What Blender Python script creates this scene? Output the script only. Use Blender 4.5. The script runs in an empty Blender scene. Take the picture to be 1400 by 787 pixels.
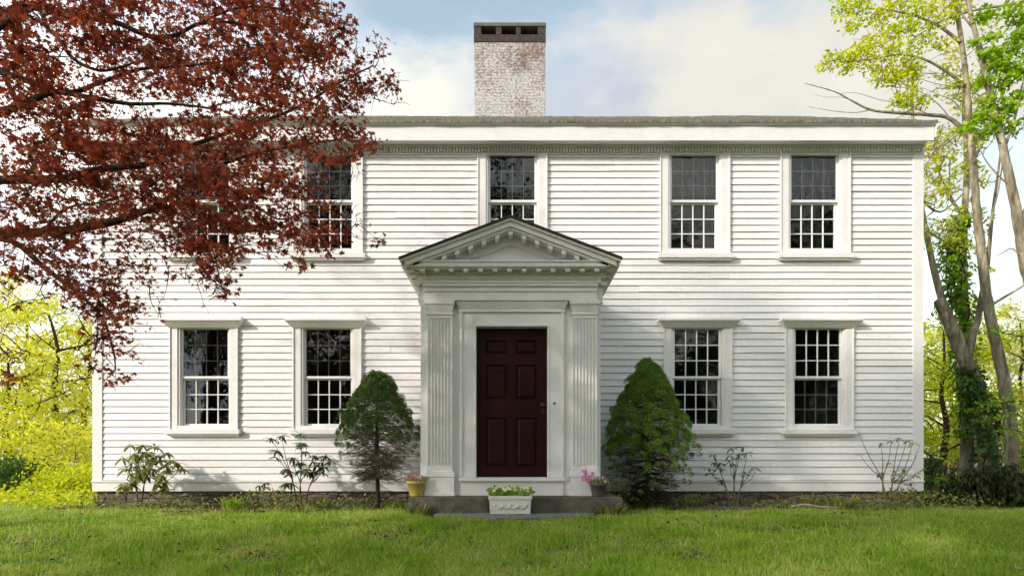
import bpy, math, random
import numpy as np
from mathutils import Vector, Matrix
random.seed(7); rng = np.random.default_rng(11)
C = bpy.context.scene.collection
PI = math.pi
# ------------------------------------------------------------------ camera measures
D0, F, HZ, EYE = 10.0, 820.0, 635.0, 0.732
def P(px, py, Y=0.0):
    s = (D0 + Y) / F
    return Vector(((px - 700) * s, Y, EYE + (HZ - py) * s))
def wx(px, Y=0.0): return (px - 700) * (D0 + Y) / F
def wz(py, Y=0.0): return EYE + (HZ - py) * (D0 + Y) / F

# ------------------------------------------------------------------ object helpers
def tag(o, label=None, cat=None, group=None, kind=None):
    if label: o['label'] = label
    if cat: o['category'] = cat
    if group: o['group'] = group
    if kind: o['kind'] = kind
    return o
def empty(name, label, cat, loc=(0, 0, 0), group=None):
    o = bpy.data.objects.new(name, None); C.objects.link(o); o.location = loc
    return tag(o, label, cat, group)
def link(name, me, mat, parent=None):
    o = bpy.data.objects.new(name, me); C.objects.link(o)
    if mat: me.materials.append(mat)
    if parent is not None:
        o.parent = parent
        # keep world placement (parents only translate)
        q = Vector((0, 0, 0)); p = parent
        while p is not None: q += Vector(p.location); p = p.parent
        o.location = -q
    return o
class MB:
    def __init__(s): s.v = []; s.f = []
    def box(s, x0, x1, y0, y1, z0, z1):
        n = len(s.v)
        s.v += [(x0,y0,z0),(x1,y0,z0),(x1,y1,z0),(x0,y1,z0),(x0,y0,z1),(x1,y0,z1),(x1,y1,z1),(x0,y1,z1)]
        s.f += [(n,n+3,n+2,n+1),(n+4,n+5,n+6,n+7),(n,n+1,n+5,n+4),(n+1,n+2,n+6,n+5),(n+2,n+3,n+7,n+6),(n+3,n,n+4,n+7)]
        return s
    def hexa(s, p):   # 8 points same order as box
        n = len(s.v); s.v += [tuple(q) for q in p]
        s.f += [(n,n+3,n+2,n+1),(n+4,n+5,n+6,n+7),(n,n+1,n+5,n+4),(n+1,n+2,n+6,n+5),(n+2,n+3,n+7,n+6),(n+3,n,n+4,n+7)]
        return s
    def quad(s, a, b, c, d):
        n = len(s.v); s.v += [tuple(a), tuple(b), tuple(c), tuple(d)]; s.f.append((n,n+1,n+2,n+3)); return s
    def tube(s, pts, r, n=6, cap=True):
        pts = [Vector(p) for p in pts]
        if len(pts) < 2: return s
        if not hasattr(r, '__len__'): r = [r]*len(pts)
        base = len(s.v); u = None
        for i, p in enumerate(pts):
            d = (pts[min(i+1, len(pts)-1)] - pts[max(i-1, 0)])
            if d.length < 1e-7: d = Vector((0,0,1))
            d.normalize()
            if u is None:
                u = d.cross(Vector((0.31,0.9,0.17)))
                if u.length < .1: u = d.cross(Vector((1,0,0)))
            else:
                u = u - d*u.dot(d)
            u.normalize(); w = d.cross(u)
            for k in range(n):
                a = 2*PI*k/n
                q = p + (u*math.cos(a) + w*math.sin(a))*r[i]
                s.v.append((q.x,q.y,q.z))
        for i in range(len(pts)-1):
            for k in range(n):
                a = base+i*n+k; b = base+i*n+(k+1)%n
                s.f.append((a,b,b+n,a+n))
        if cap:
            s.f.append(tuple(base+k for k in range(n))[::-1]); e = base+(len(pts)-1)*n
            s.f.append(tuple(e+k for k in range(n)))
        return s
    def lathe(s, c, prof, n=20, a0=0):  # prof [(r,z)]
        base = len(s.v)
        for r, z in prof:
            for k in range(n):
                a = 2*PI*k/n + a0
                s.v.append((c[0]+r*math.cos(a), c[1]+r*math.sin(a), c[2]+z))
        for i in range(len(prof)-1):
            for k in range(n):
                a = base+i*n+k; b = base+i*n+(k+1)%n
                s.f.append((a,b,b+n,a+n))
        s.f.append(tuple(base+k for k in range(n))[::-1]); e = base+(len(prof)-1)*n
        s.f.append(tuple(e+k for k in range(n)))
        return s
    def build(s, name, mat, parent=None, smooth=False, bevel=0):
        me = bpy.data.meshes.new(name); me.from_pydata(s.v, [], s.f); me.update()
        if smooth: me.polygons.foreach_set('use_smooth', [True]*len(me.polygons))
        o = link(name, me, mat, parent)
        if bevel:
            b = o.modifiers.new('bevel', 'BEVEL'); b.width = bevel; b.segments = 2; b.limit_method = 'ANGLE'
        return o
def np_mesh(name, V, faces_list, mat, parent=None, smooth=False):
    """V (n,3); faces_list: list of int arrays (m,k)"""
    me = bpy.data.meshes.new(name)
    me.vertices.add(len(V)); me.vertices.foreach_set('co', np.ascontiguousarray(V, dtype=np.float32).ravel())
    idx = np.concatenate([f.ravel() for f in faces_list]).astype(np.int32)
    tot = np.concatenate([np.full(len(f), f.shape[1], dtype=np.int32) for f in faces_list])
    st = np.concatenate([[0], np.cumsum(tot)[:-1]]).astype(np.int32)
    me.loops.add(len(idx)); me.loops.foreach_set('vertex_index', idx)
    me.polygons.add(len(tot)); me.polygons.foreach_set('loop_start', st); me.polygons.foreach_set('loop_total', tot)
    if smooth: me.polygons.foreach_set('use_smooth', np.ones(len(tot), dtype=bool))
    me.update(calc_edges=True)
    return link(name, me, mat, parent)
# leaf templates: y = along the leaf, z = normal
def T_oval(w=.5):
    v = np.array([(0,0,0),(-w/2,.35,.04),(w/2,.35,.04),(-w*.42,.7,.02),(w*.42,.7,.02),(0,1,-.06)], float)
    return v, [np.array([(0,2,1),(3,4,5)]), np.array([(1,2,4,3)])]
def T_rhomb(w=.55):
    v = np.array([(0,0,0),(w/2,.45,.06),(0,1,-.03),(-w/2,.45,.06)], float)
    return v, [np.array([(0,1,2),(0,2,3)])]
def T_maple():
    ang = [-90, -38, -5, 15, 42, 62, 90, 118, 138, 165, 185, 218]
    rad = [.12, .36, .66, .36, .90, .42, 1.0, .42, .90, .36, .66, .36]
    v = [(0, 0, .03)]
    for a, r in zip(ang, rad):
        z = -.10*r*r if r > .5 else .0
        v.append((r*math.cos(math.radians(a))*.62, r*math.sin(math.radians(a))*.62+.05, z))
    n = len(ang)
    return np.array(v), [np.array([(0, 1+i, 1+(i+1) % n) for i in range(n)])]
def T_long():
    v = np.array([(0,0,0),(-.10,.25,.02),(.10,.25,.02),(-.12,.6,0),(.12,.6,0),(0,1,-.14)], float)
    return v, [np.array([(0,2,1),(3,4,5)]), np.array([(1,2,4,3)])]
def unit(a):
    return a/np.maximum(np.linalg.norm(a, axis=1, keepdims=True), 1e-9)
def scatter(cen, size, tmpl, N=None, Dr=None, rg=rng):
    """one leaf per centre. N normals, Dr leaf directions."""
    V, F_ = tmpl; n = len(cen); k = len(V)
    if N is None: N = unit(rg.normal(size=(n,3)) + np.array([0,0,1.2]))
    else: N = unit(N)
    if Dr is None: Dr = rg.normal(size=(n,3))
    Dr = unit(Dr - N*np.sum(Dr*N, axis=1, keepdims=True))
    X = np.cross(Dr, N)
    size = np.broadcast_to(np.asarray(size, float).reshape(-1,1,1), (n,1,1))
    out = cen[:,None,:] + size*(V[None,:,0:1]*X[:,None,:] + V[None,:,1:2]*Dr[:,None,:] + V[None,:,2:3]*N[:,None,:])
    off = (np.arange(n)*k)[:,None,None]
    fl = [(f[None]+off).reshape(-1, f.shape[1]) for f in F_]
    return out.reshape(-1,3), fl
def merge(parts):
    Vs=[]; byk={}; off=0
    for V, fl in parts:
        Vs.append(V)
        for f in fl: byk.setdefault(f.shape[1], []).append(f+off)
        off += len(V)
    return np.concatenate(Vs), [np.concatenate(v) for v in byk.values()]

# ------------------------------------------------------------------ materials
def newmat(name):
    m = bpy.data.materials.new(name); m.use_nodes = True; nt = m.node_tree; nt.nodes.clear()
    out = nt.nodes.new('ShaderNodeOutputMaterial'); return m, nt, out
def nd(nt, t, **kw):
    n = nt.nodes.new(t)
    for k, v in kw.items():
        if k in n.inputs: n.inputs[k].default_value = v
        else: setattr(n, k, v)
    return n
def c4(c): return (c[0], c[1], c[2], 1)
def ramp(nt, fac, stops):
    r = nt.nodes.new('ShaderNodeValToRGB'); e = r.color_ramp.elements
    e[0].position, e[0].color = stops[0][0], c4(stops[0][1]); e[1].position, e[1].color = stops[-1][0], c4(stops[-1][1])
    for p, c in stops[1:-1]:
        q = e.new(p); q.color = c4(c)
    nt.links.new(fac, r.inputs[0]); return r.outputs[0]
def noise(nt, scale, detail=4, rough=.55, vec=None, stretch=None):
    tc = nt.nodes.new('ShaderNodeTexCoord'); src = vec or tc.outputs['Object']
    if stretch:
        mp = nt.nodes.new('ShaderNodeMapping'); mp.inputs['Scale'].default_value = stretch
        nt.links.new(src, mp.inputs[0]); src = mp.outputs[0]
    n = nt.nodes.new('ShaderNodeTexNoise'); n.inputs['Scale'].default_value = scale
    n.inputs['Detail'].default_value = detail; n.inputs['Roughness'].default_value = rough
    nt.links.new(src, n.inputs['Vector']); return n.outputs['Fac']
def mixc(nt, fac, a, b, mode='MIX'):
    m = nt.nodes.new('ShaderNodeMix'); m.data_type = 'RGBA'; m.blend_type = mode
    for s, k in ((fac, 0), (a, 6), (b, 7)):
        if isinstance(s, (int, float)): m.inputs[k].default_value = s
        elif isinstance(s, tuple): m.inputs[k].default_value = c4(s)
        else: nt.links.new(s, m.inputs[k])
    return m.outputs[2]
def bump(nt, h, strength=.3, dist=.01):
    b = nt.nodes.new('ShaderNodeBump'); b.inputs['Strength'].default_value = strength; b.inputs['Distance'].default_value = dist
    nt.links.new(h, b.inputs['Height']); return b.outputs[0]
def simple(name, c0, c1, scale=6, rough=.6, bs=.2, bd=.005, stretch=None, spec=.3, c2=None):
    m, nt, out = newmat(name); f = noise(nt, scale, 5, .6, stretch=stretch)
    stops = [(.3, c0), (.7, c1)] if c2 is None else [(.3, c0), (.52, c1), (.72, c2)]
    col = ramp(nt, f, stops)
    p = nd(nt, 'ShaderNodeBsdfPrincipled', Roughness=rough); p.inputs['Specular IOR Level'].default_value = spec
    nt.links.new(col, p.inputs['Base Color'])
    if bs: nt.links.new(bump(nt, noise(nt, scale*3, 5, .6, stretch=stretch), bs, bd), p.inputs['Normal'])
    nt.links.new(p.outputs[0], out.inputs[0]); return m
def leafmat(name, cols, trans=.35, tcol=None, rough=.5, nscale=1.2, spec=.25):
    """per-leaf colour variation + slow variation through the plant; thin translucent leaf"""
    m, nt, out = newmat(name)
    g = nt.nodes.new('ShaderNodeNewGeometry'); f = noise(nt, nscale, 2)
    ad = nd(nt, 'ShaderNodeMath', operation='MULTIPLY_ADD'); nt.links.new(g.outputs['Random Per Island'], ad.inputs[0])
    ad.inputs[1].default_value = .6
    mu = nd(nt, 'ShaderNodeMath', operation='MULTIPLY'); nt.links.new(f, mu.inputs[0]); mu.inputs[1].default_value = .5
    nt.links.new(mu.outputs[0], ad.inputs[2])
    n = len(cols); col = ramp(nt, ad.outputs[0], [(.15+.7*i/(n-1), c) for i, c in enumerate(cols)])
    p = nd(nt, 'ShaderNodeBsdfPrincipled', Roughness=rough); p.inputs['Specular IOR Level'].default_value = spec
    nt.links.new(col, p.inputs['Base Color'])
    t = nt.nodes.new('ShaderNodeBsdfTranslucent')
    nt.links.new(mixc(nt, 1.0, col, tcol or (1.2,1.2,.8), 'MULTIPLY'), t.inputs[0])
    mx = nt.nodes.new('ShaderNodeMixShader'); mx.inputs[0].default_value = trans
    nt.links.new(p.outputs[0], mx.inputs[1]); nt.links.new(t.outputs[0], mx.inputs[2])
    nt.links.new(mx.outputs[0], out.inputs[0]); return m
def paint(name, c, dirt=(.55,.53,.46), amt=.35, rough=.45, stretch=(1,1,6), isl=False):
    m, nt, out = newmat(name)
    a = noise(nt, 1.3, 5, .65, stretch=stretch); b = noise(nt, 14, 5, .7)
    ma = nd(nt, 'ShaderNodeMath', operation='MULTIPLY'); nt.links.new(a, ma.inputs[0]); nt.links.new(b, ma.inputs[1])
    rf = ramp(nt, ma.outputs[0], [(.22, (0,0,0)), (.5, (1,1,1))])
    mu = nd(nt, 'ShaderNodeMath', operation='MULTIPLY'); nt.links.new(rf, mu.inputs[0]); mu.inputs[1].default_value = amt
    col = mixc(nt, mu.outputs[0], c, dirt)
    if isl:
        g = nt.nodes.new('ShaderNodeNewGeometry'); col = mixc(nt, 1.0, col, ramp(nt, g.outputs['Random Per Island'], [(0,(.90,.895,.885)),(.5,(.97,.97,.97)),(1,(1,1,1))]), 'MULTIPLY')
    p = nd(nt, 'ShaderNodeBsdfPrincipled', Roughness=rough); nt.links.new(col, p.inputs['Base Color'])
    p.inputs['Specular IOR Level'].default_value = .3
    nt.links.new(bump(nt, noise(nt, 30, 4, .6, stretch=(.15,1,1)), .12, .004), p.inputs['Normal'])
    nt.links.new(p.outputs[0], out.inputs[0]); return m
M = {}
M['board'] = paint('white_clapboard_paint', (.84,.825,.84), (.58,.55,.53), .55, isl=True)
M['trim'] = paint('white_trim_paint', (.81,.785,.775), (.57,.53,.48), .45, stretch=(2,2,2))
M['sash'] = paint('sash_paint', (.80,.80,.79), (.6,.6,.58), .2)
M['door'] = simple('maroon_door_paint', (.017,.0035,.004), (.026,.005,.006), 5, .42, .1, .002, (1,1,.3), .14)
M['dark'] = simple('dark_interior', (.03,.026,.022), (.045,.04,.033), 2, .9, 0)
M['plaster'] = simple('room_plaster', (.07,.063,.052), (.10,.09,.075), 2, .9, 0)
M['metal'] = simple('aged_brass', (.03,.02,.012), (.05,.035,.02), 20, .4, 0)
M['roof'] = simple('weathered_wood_shingle', (.09,.085,.07), (.19,.175,.14), 9, .9, .6, .01, (3,1,1), c2=(.30,.28,.22))
M['blackroof'] = simple('dark_roof_edge', (.03,.03,.032), (.06,.055,.05), 9, .8, .3)
M['granite'] = simple('granite_block', (.065,.055,.042), (.13,.115,.09), 5, .85, .9, .02, c2=(.085,.085,.05))
M['slab'] = simple('fieldstone_slab', (.13,.125,.115), (.21,.20,.185), 7, .85, .8, .02, c2=(.15,.145,.13))
M['cast'] = simple('cast_stone', (.62,.60,.55), (.74,.72,.68), 14, .8, .3, .004)
M['soil'] = simple('soil', (.03,.02,.013), (.07,.045,.03), 12, .95, .5, .01)
M['ypot'] = simple('yellow_glaze', (.42,.30,.06), (.60,.46,.13), 9, .5, .1)
M['dpot'] = simple('dark_pot', (.07,.055,.05), (.12,.10,.09), 9, .6, .1)
def bark(name, a, b, c=None, sc=10):
    return simple(name, a, b, sc, .9, .9, .02, (1,1,.25), .1, c)
M['bark'] = bark('grey_bark', (.085,.07,.05), (.28,.24,.17), (.52,.47,.35), 9)
M['bark_maple'] = bark('maple_bark', (.030,.024,.019), (.065,.050,.04))
M['bark_dark'] = bark('dark_bark', (.03,.022,.016), (.07,.052,.04))
M['twig'] = simple('dead_twig', (.13,.095,.07), (.22,.17,.13), 12, .9, 0)
M['stem'] = simple('shrub_stem', (.09,.065,.045), (.19,.145,.10), 12, .8, 0)
# stone rubble foundation
def mk_found():
    m, nt, out = newmat('rubble_foundation')
    tc = nt.nodes.new('ShaderNodeTexCoord'); mp = nt.nodes.new('ShaderNodeMapping'); mp.inputs['Scale'].default_value = (2.2,2.2,6.5)
    nt.links.new(tc.outputs['Object'], mp.inputs[0])
    v = nt.nodes.new('ShaderNodeTexVoronoi'); v.feature = 'DISTANCE_TO_EDGE'; nt.links.new(mp.outputs[0], v.inputs['Vector']); v.inputs['Scale'].default_value = 1.3
    v2 = nt.nodes.new('ShaderNodeTexVoronoi'); nt.links.new(mp.outputs[0], v2.inputs['Vector']); v2.inputs['Scale'].default_value = 1.3
    e = ramp(nt, v.outputs['Distance'], [(.0,(0,0,0)),(.09,(1,1,1))])
    sep = nt.nodes.new('ShaderNodeSeparateColor'); nt.links.new(v2.outputs['Color'], sep.inputs[0])
    base = ramp(nt, sep.outputs[0], [(0,(.14,.11,.08)),(.5,(.24,.205,.155)),(1,(.33,.30,.25))])
    col = mixc(nt, noise(nt, 15, 5), base, (.09,.08,.06), 'MIX')
    col = mixc(nt, e, (.05,.042,.033), col)
    p = nd(nt, 'ShaderNodeBsdfPrincipled', Roughness=.9); nt.links.new(col, p.inputs['Base Color'])
    nt.links.new(bump(nt, e, .8, .02), p.inputs['Normal']); nt.links.new(p.outputs[0], out.inputs[0]); return m
M['found'] = mk_found()
def mk_brick(name, white, dark=False):
    m, nt, out = newmat(name)
    tc = nt.nodes.new('ShaderNodeTexCoord'); sx = nt.nodes.new('ShaderNodeSeparateXYZ'); nt.links.new(tc.outputs['Object'], sx.inputs[0])
    ad = nd(nt, 'ShaderNodeMath', operation='ADD'); nt.links.new(sx.outputs[0], ad.inputs[0]); nt.links.new(sx.outputs[1], ad.inputs[1])
    cb = nt.nodes.new('ShaderNodeCombineXYZ'); nt.links.new(ad.outputs[0], cb.inputs[0]); nt.links.new(sx.outputs[2], cb.inputs[1])
    b = nt.nodes.new('ShaderNodeTexBrick'); wv = nd(nt, 'ShaderNodeVectorMath', operation='ADD'); wn = nt.nodes.new('ShaderNodeTexNoise'); wn.inputs['Scale'].default_value = 5; nt.links.new(tc.outputs['Object'], wn.inputs['Vector']); ws = nd(nt, 'ShaderNodeVectorMath', operation='SCALE'); ws.inputs['Scale'].default_value = .045; nt.links.new(wn.outputs['Color'], ws.inputs[0]); nt.links.new(cb.outputs[0], wv.inputs[0]); nt.links.new(ws.outputs[0], wv.inputs[1]); nt.links.new(wv.outputs[0], b.inputs['Vector'])
    b.inputs['Scale'].default_value = 1; b.inputs['Brick Width'].default_value = .205; b.inputs['Row Height'].default_value = .066
    b.inputs['Mortar Size'].default_value = .007; b.inputs['Mortar Smooth'].default_value = .3
    b.inputs['Color1'].default_value = c4((.22,.10,.065)); b.inputs['Color2'].default_value = c4((.13,.08,.065)); b.inputs['Mortar'].default_value = c4((.20,.18,.16))
    col = b.outputs['Color']
    if dark: col = mixc(nt, .88, col, (.016,.013,.014))
    else:
        n1 = noise(nt, 1.7, 3, .5); n2 = noise(nt, 16, 5, .75)
        # whitewash survives low down and to the edges, worn off high up
        z = nd(nt, 'ShaderNodeMath', operation='MULTIPLY_ADD'); nt.links.new(sx.outputs[2], z.inputs[0]); z.inputs[1].default_value = -.14; z.inputs[2].default_value = 1.42
        s1 = nd(nt, 'ShaderNodeMath', operation='ADD'); nt.links.new(n1, s1.inputs[0]); nt.links.new(z.outputs[0], s1.inputs[1])
        s2 = nd(nt, 'ShaderNodeMath', operation='MULTIPLY_ADD'); nt.links.new(n2, s2.inputs[0]); s2.inputs[1].default_value = 1.7; nt.links.new(s1.outputs[0], s2.inputs[2])
        s3 = nd(nt, 'ShaderNodeMath', operation='MULTIPLY_ADD'); nt.links.new(b.outputs['Fac'], s3.inputs[0]); s3.inputs[1].default_value = -.22; nt.links.new(s2.outputs[0], s3.inputs[2])
        fac = ramp(nt, s3.outputs[0], [(.0,(0,0,0)),(1,(1,1,1))])
        mr = nt.nodes.new('ShaderNodeMapRange'); nt.links.new(s3.outputs[0], mr.inputs[0]); mr.inputs[1].default_value = 1.08; mr.inputs[2].default_value = 1.50
        col = mixc(nt, mr.outputs[0], col, (.54,.52,.50))
    col = mixc(nt, ramp(nt, noise(nt, 26, 4, .8), [(.36,(1,1,1)),(.50,(0,0,0))]), col, (.10,.075,.06))
    p = nd(nt, 'ShaderNodeBsdfPrincipled', Roughness=.9); nt.links.new(col, p.inputs['Base Color'])
    iv = nd(nt, 'ShaderNodeMath', operation='SUBTRACT'); iv.inputs[0].default_value = 1; nt.links.new(b.outputs['Fac'], iv.inputs[1])
    nt.links.new(bump(nt, iv.outputs[0], .7, .008), p.inputs['Normal'])
    nt.links.new(p.outputs[0], out.inputs[0]); return m
M['brick'] = mk_brick('whitewashed_brick', True); M['brick_dark'] = mk_brick('sooty_brick', False, True)
M['cap'] = simple('chimney_cap_stone', (.09,.095,.08), (.17,.17,.14), 8, .9, .3)
def mk_glass():
    m, nt, out = newmat('old_window_glass')
    fr = nd(nt, 'ShaderNodeFresnel', IOR=1.5)
    nb = bump(nt, noise(nt, 4, 2, .5), .5, .008); 
    g = nd(nt, 'ShaderNodeBsdfGlossy', Roughness=.01); g.inputs['Color'].default_value = (1,1,1,1); nt.links.new(nb, g.inputs['Normal'])
    t = nt.nodes.new('ShaderNodeBsdfTransparent'); t.inputs[0].default_value = (.78,.80,.80,1)
    mu = nd(nt, 'ShaderNodeMath', operation='MULTIPLY'); nt.links.new(fr.outputs[0], mu.inputs[0]); mu.inputs[1].default_value = .95
    mx = nt.nodes.new('ShaderNodeMixShader'); nt.links.new(mu.outputs[0], mx.inputs[0])
    nt.links.new(t.outputs[0], mx.inputs[1]); nt.links.new(g.outputs[0], mx.inputs[2]); nt.links.new(mx.outputs[0], out.inputs[0]); return m
M['glass'] = mk_glass(); M['screen'] = M['glass'].copy(); M['screen'].name = 'screened_window_glass'
for n_ in M['screen'].node_tree.nodes:
    if n_.type == 'BSDF_TRANSPARENT': n_.inputs[0].default_value = (.58,.59,.62,1)
def mk_lace():
    m, nt, out = newmat('lace_curtain')
    n = noise(nt, 38, 3, .6); n2 = noise(nt, 8, 5, .8, stretch=(2.2,1,.45))
    col = ramp(nt, n2, [(.42,(.08,.08,.09)),(.60,(.90,.90,.95))])  # light and shade of vertical folds painted into the lace colour as streaks
    d = nt.nodes.new('ShaderNodeBsdfDiffuse'); nt.links.new(col, d.inputs[0]); t = nt.nodes.new('ShaderNodeBsdfTransparent')
    f = ramp(nt, n, [(.40,(.15,.15,.15)),(.62,(.9,.9,.9))])
    mx = nt.nodes.new('ShaderNodeMixShader'); nt.links.new(f, mx.inputs[0]); nt.links.new(t.outputs[0], mx.inputs[1]); nt.links.new(d.outputs[0], mx.inputs[2])
    nt.links.new(mx.outputs[0], out.inputs[0]); return m
M['lace'] = mk_lace()
M['drape'] = simple('cream_drape', (.74,.70,.54), (.84,.80,.64), 5, .9, 0)
M['shade_red'] = simple('lamp_shade_red', (.10,.03,.02), (.16,.05,.03), 5, .9, 0)
M['ceramic'] = simple('lamp_ceramic', (.6,.6,.58), (.7,.7,.68), 5, .3, 0)
# foliage
M['maple'] = leafmat('red_maple_leaf', [(.045,.024,.016),(.11,.030,.022),(.19,.045,.032),(.34,.08,.055),(.38,.12,.06),(.12,.06,.03)], .45, (1.7,1.15,.8), .45, .9)
M['yg'] = leafmat('spring_yellow_leaf', [(.44,.52,.03),(.62,.66,.06),(.76,.74,.10),(.54,.62,.05)], .5, (1.25,1.15,.6), .5, .5)
M['ygpale'] = leafmat('spring_pale_leaf', [(.55,.53,.12),(.72,.68,.22),(.78,.72,.30),(.50,.52,.08)], .5, (1.1,1.1,.8), .5, .5)
M['lime'] = leafmat('spring_lime_leaf', [(.34,.42,.012),(.50,.56,.015),(.68,.68,.03),(.40,.48,.015)], .5, (1.2,1.2,.5), .5, .8)
M['green'] = leafmat('mid_green_leaf', [(.09,.18,.012),(.17,.31,.02),(.30,.44,.03),(.14,.25,.015)], .4, (1.2,1.3,.5), .45, .8)
M['lime_green'] = leafmat('fresh_maple_leaf', [(.12,.26,.012),(.24,.42,.015),(.42,.56,.02),(.20,.34,.015)], .5, (1.2,1.2,.5), .5, .8)
M['ivy'] = leafmat('ivy_leaf', [(.025,.06,.012),(.05,.11,.018),(.10,.19,.03),(.04,.08,.015)], .3, (1.2,1.3,.5), .35, 1.5)
M['shade'] = leafmat('oak_leaf', [(.04,.08,.012),(.07,.13,.02),(.10,.17,.025)], .35, (1.2,1.3,.6), .5, .4)
M['rhodo'] = leafmat('rhododendron_leaf', [(.022,.045,.012),(.045,.085,.02),(.09,.14,.03),(.035,.07,.018)], .2, (1.2,1.3,.5), .32, 4, .5)
M['rhodo_y'] = leafmat('yellowing_rhododendron_leaf', [(.07,.11,.02),(.16,.20,.04),(.34,.34,.08),(.06,.09,.02)], .3, (1.2,1.2,.6), .4, 4, .4)
M['needle'] = leafmat('spruce_needle', [(.05,.095,.016),(.10,.18,.025),(.18,.29,.04),(.34,.45,.07)], .25, (1.2,1.3,.5), .5, 11)
M['needle_d'] = leafmat('dark_spruce_needle', [(.025,.055,.016),(.05,.10,.022),(.09,.16,.035),(.18,.27,.06)], .2, (1.2,1.3,.5), .5, 11)
M['drydark'] = leafmat('wilted_leaf', [(.014,.020,.006),(.026,.038,.009),(.055,.072,.018),(.05,.038,.014)], .15, (1.1,1.1,.8), .6, 3, .15)
M['hosta'] = leafmat('lily_leaf', [(.14,.26,.02),(.24,.38,.03),(.36,.46,.06)], .4, (1.2,1.2,.5), .4, 4)
M['weed'] = leafmat('weed_leaf', [(.07,.11,.02),(.15,.20,.04),(.30,.32,.09),(.20,.14,.06)], .3, (1.2,1.2,.6), .6, 2)
M['litter'] = leafmat('dead_leaf', [(.05,.028,.018),(.13,.07,.04),(.34,.23,.14),(.08,.035,.025)], .1, (1,1,1), .8, 2)
M['petal_pink'] = leafmat('pink_petal', [(.55,.12,.30),(.75,.30,.50),(.82,.55,.66)], .3, (1,1,1), .6, 5)
M['petal_rose'] = leafmat('rose_petal', [(.30,.07,.12),(.45,.15,.22),(.55,.30,.34)], .3, (1,1,1), .6, 5)
M['petal_white'] = leafmat('white_petal', [(.78,.78,.50),(.82,.82,.72),(.85,.80,.35)], .3, (1,1,1), .6, 5)
def mk_grass():
    m, nt, out = newmat('grass_blade')
    g = nt.nodes.new('ShaderNodeNewGeometry'); f = noise(nt, 1.3, 6, .7)
    a = nd(nt, 'ShaderNodeMath', operation='MULTIPLY_ADD'); nt.links.new(g.outputs['Random Per Island'], a.inputs[0]); a.inputs[1].default_value = .45
    b = nd(nt, 'ShaderNodeMath', operation='MULTIPLY'); nt.links.new(f, b.inputs[0]); b.inputs[1].default_value = .8; nt.links.new(b.outputs[0], a.inputs[2])
    col = ramp(nt, a.outputs[0], [(.20,(.07,.15,.012)),(.36,(.14,.27,.016)),(.54,(.25,.40,.028)),(.72,(.38,.48,.07)),(.86,(.58,.53,.24))])
    p = nd(nt, 'ShaderNodeBsdfPrincipled', Roughness=.5); p.inputs['Specular IOR Level'].default_value = .25; nt.links.new(col, p.inputs['Base Color'])
    t = nt.nodes.new('ShaderNodeBsdfTranslucent'); nt.links.new(mixc(nt, 1.0, col, (1.2,1.25,.5), 'MULTIPLY'), t.inputs[0])
    mx = nt.nodes.new('ShaderNodeMixShader'); mx.inputs[0].default_value = .4
    nt.links.new(p.outputs[0], mx.inputs[1]); nt.links.new(t.outputs[0], mx.inputs[2]); nt.links.new(mx.outputs[0], out.inputs[0]); return m
M['grass'] = mk_grass()
M['ground'] = simple('lawn_earth', (.06,.085,.02), (.10,.14,.025), 3, .95, .8, .03, c2=(.16,.13,.06))
M['bed'] = simple('planting_bed_earth', (.035,.022,.014), (.075,.045,.03), 8, .95, .9, .03, c2=(.11,.07,.045))

# ------------------------------------------------------------------ terrain
def sm(t): t = np.clip(t, 0, 1); return t*t*(3-2*t)
def gz(x, y):
    x = np.asarray(x, float); y = np.asarray(y, float)
    z = .045*sm(-y/2.5) - .13*np.clip(-y-3.0, 0, 6.5)
    z = z + .018*np.sin(x*1.7+y*.9)*np.sin(y*2.1-x*.6)*sm((-y-2.5)/1.5) + .03*np.sin(x*.45+1)*sm((-y-3)/2)
    return z
def gzf(x, y): return float(gz(x, y))
def axis(core0, core1, step, far):
    a = np.arange(core0, core1+1e-6, step); g = []; d = step; x = core1
    while x < far: d *= 1.35; x += d; g.append(x)
    g2 = []; d = step; x = core0
    while x > -far: d *= 1.35; x -= d; g2.append(x)
    return np.array(g2[::-1]+list(a)+g)
gx = axis(-14, 14, .2, 500); gy = axis(-12, 6, .15, 500)
XX, YY = np.meshgrid(gx, gy); ZZ = gz(XX, YY)
nx, ny = len(gx), len(gy)
ii = (np.arange(ny-1)[:,None]*nx + np.arange(nx-1)[None]).ravel()
go = np_mesh('ground', np.stack([XX.ravel(), YY.ravel(), ZZ.ravel()],1), [np.stack([ii,ii+1,ii+nx+1,ii+nx],1)], M['ground'], None, True)
tag(go, 'earth under the lawn and trees', kind='structure')
# planting bed: irregular strip of bare earth
def bedfront(x): return -.64 - .10*math.sin(x*1.3) - .08*math.sin(x*3.7+1) - (1.60*math.exp(-(x/1.7)**4))
bx = np.linspace(-7.3, 7.6, 150); V=[]; 
for x in bx:
    f = bedfront(x)
    for k in range(8):
        y = .05+(f-.05)*k/7; V.append((x, y, gzf(x,y)+.006+.012*math.sin(x*9+k)*math.sin(k*2.2)*(k<7)+(.012 if k<7 else -.01)))
ii = (np.arange(149)[:,None]*8+np.arange(7)[None]).ravel()
tag(np_mesh('planting_bed', np.array(V), [np.stack([ii,ii+1,ii+9,ii+8],1)], M['bed'], None, True), 'bare brown earth along the foundation', kind='structure')

# ------------------------------------------------------------------ THE HOUSE
house = empty('colonial_house', 'white two storey clapboard colonial house with central brick chimney and maroon front door', 'house', (0,0,0))
XL, XR = wx(128), wx(1261)
YB = 8.6; Z0 = .293; ZE = wz(202)            # wood bottom, soffit
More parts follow.
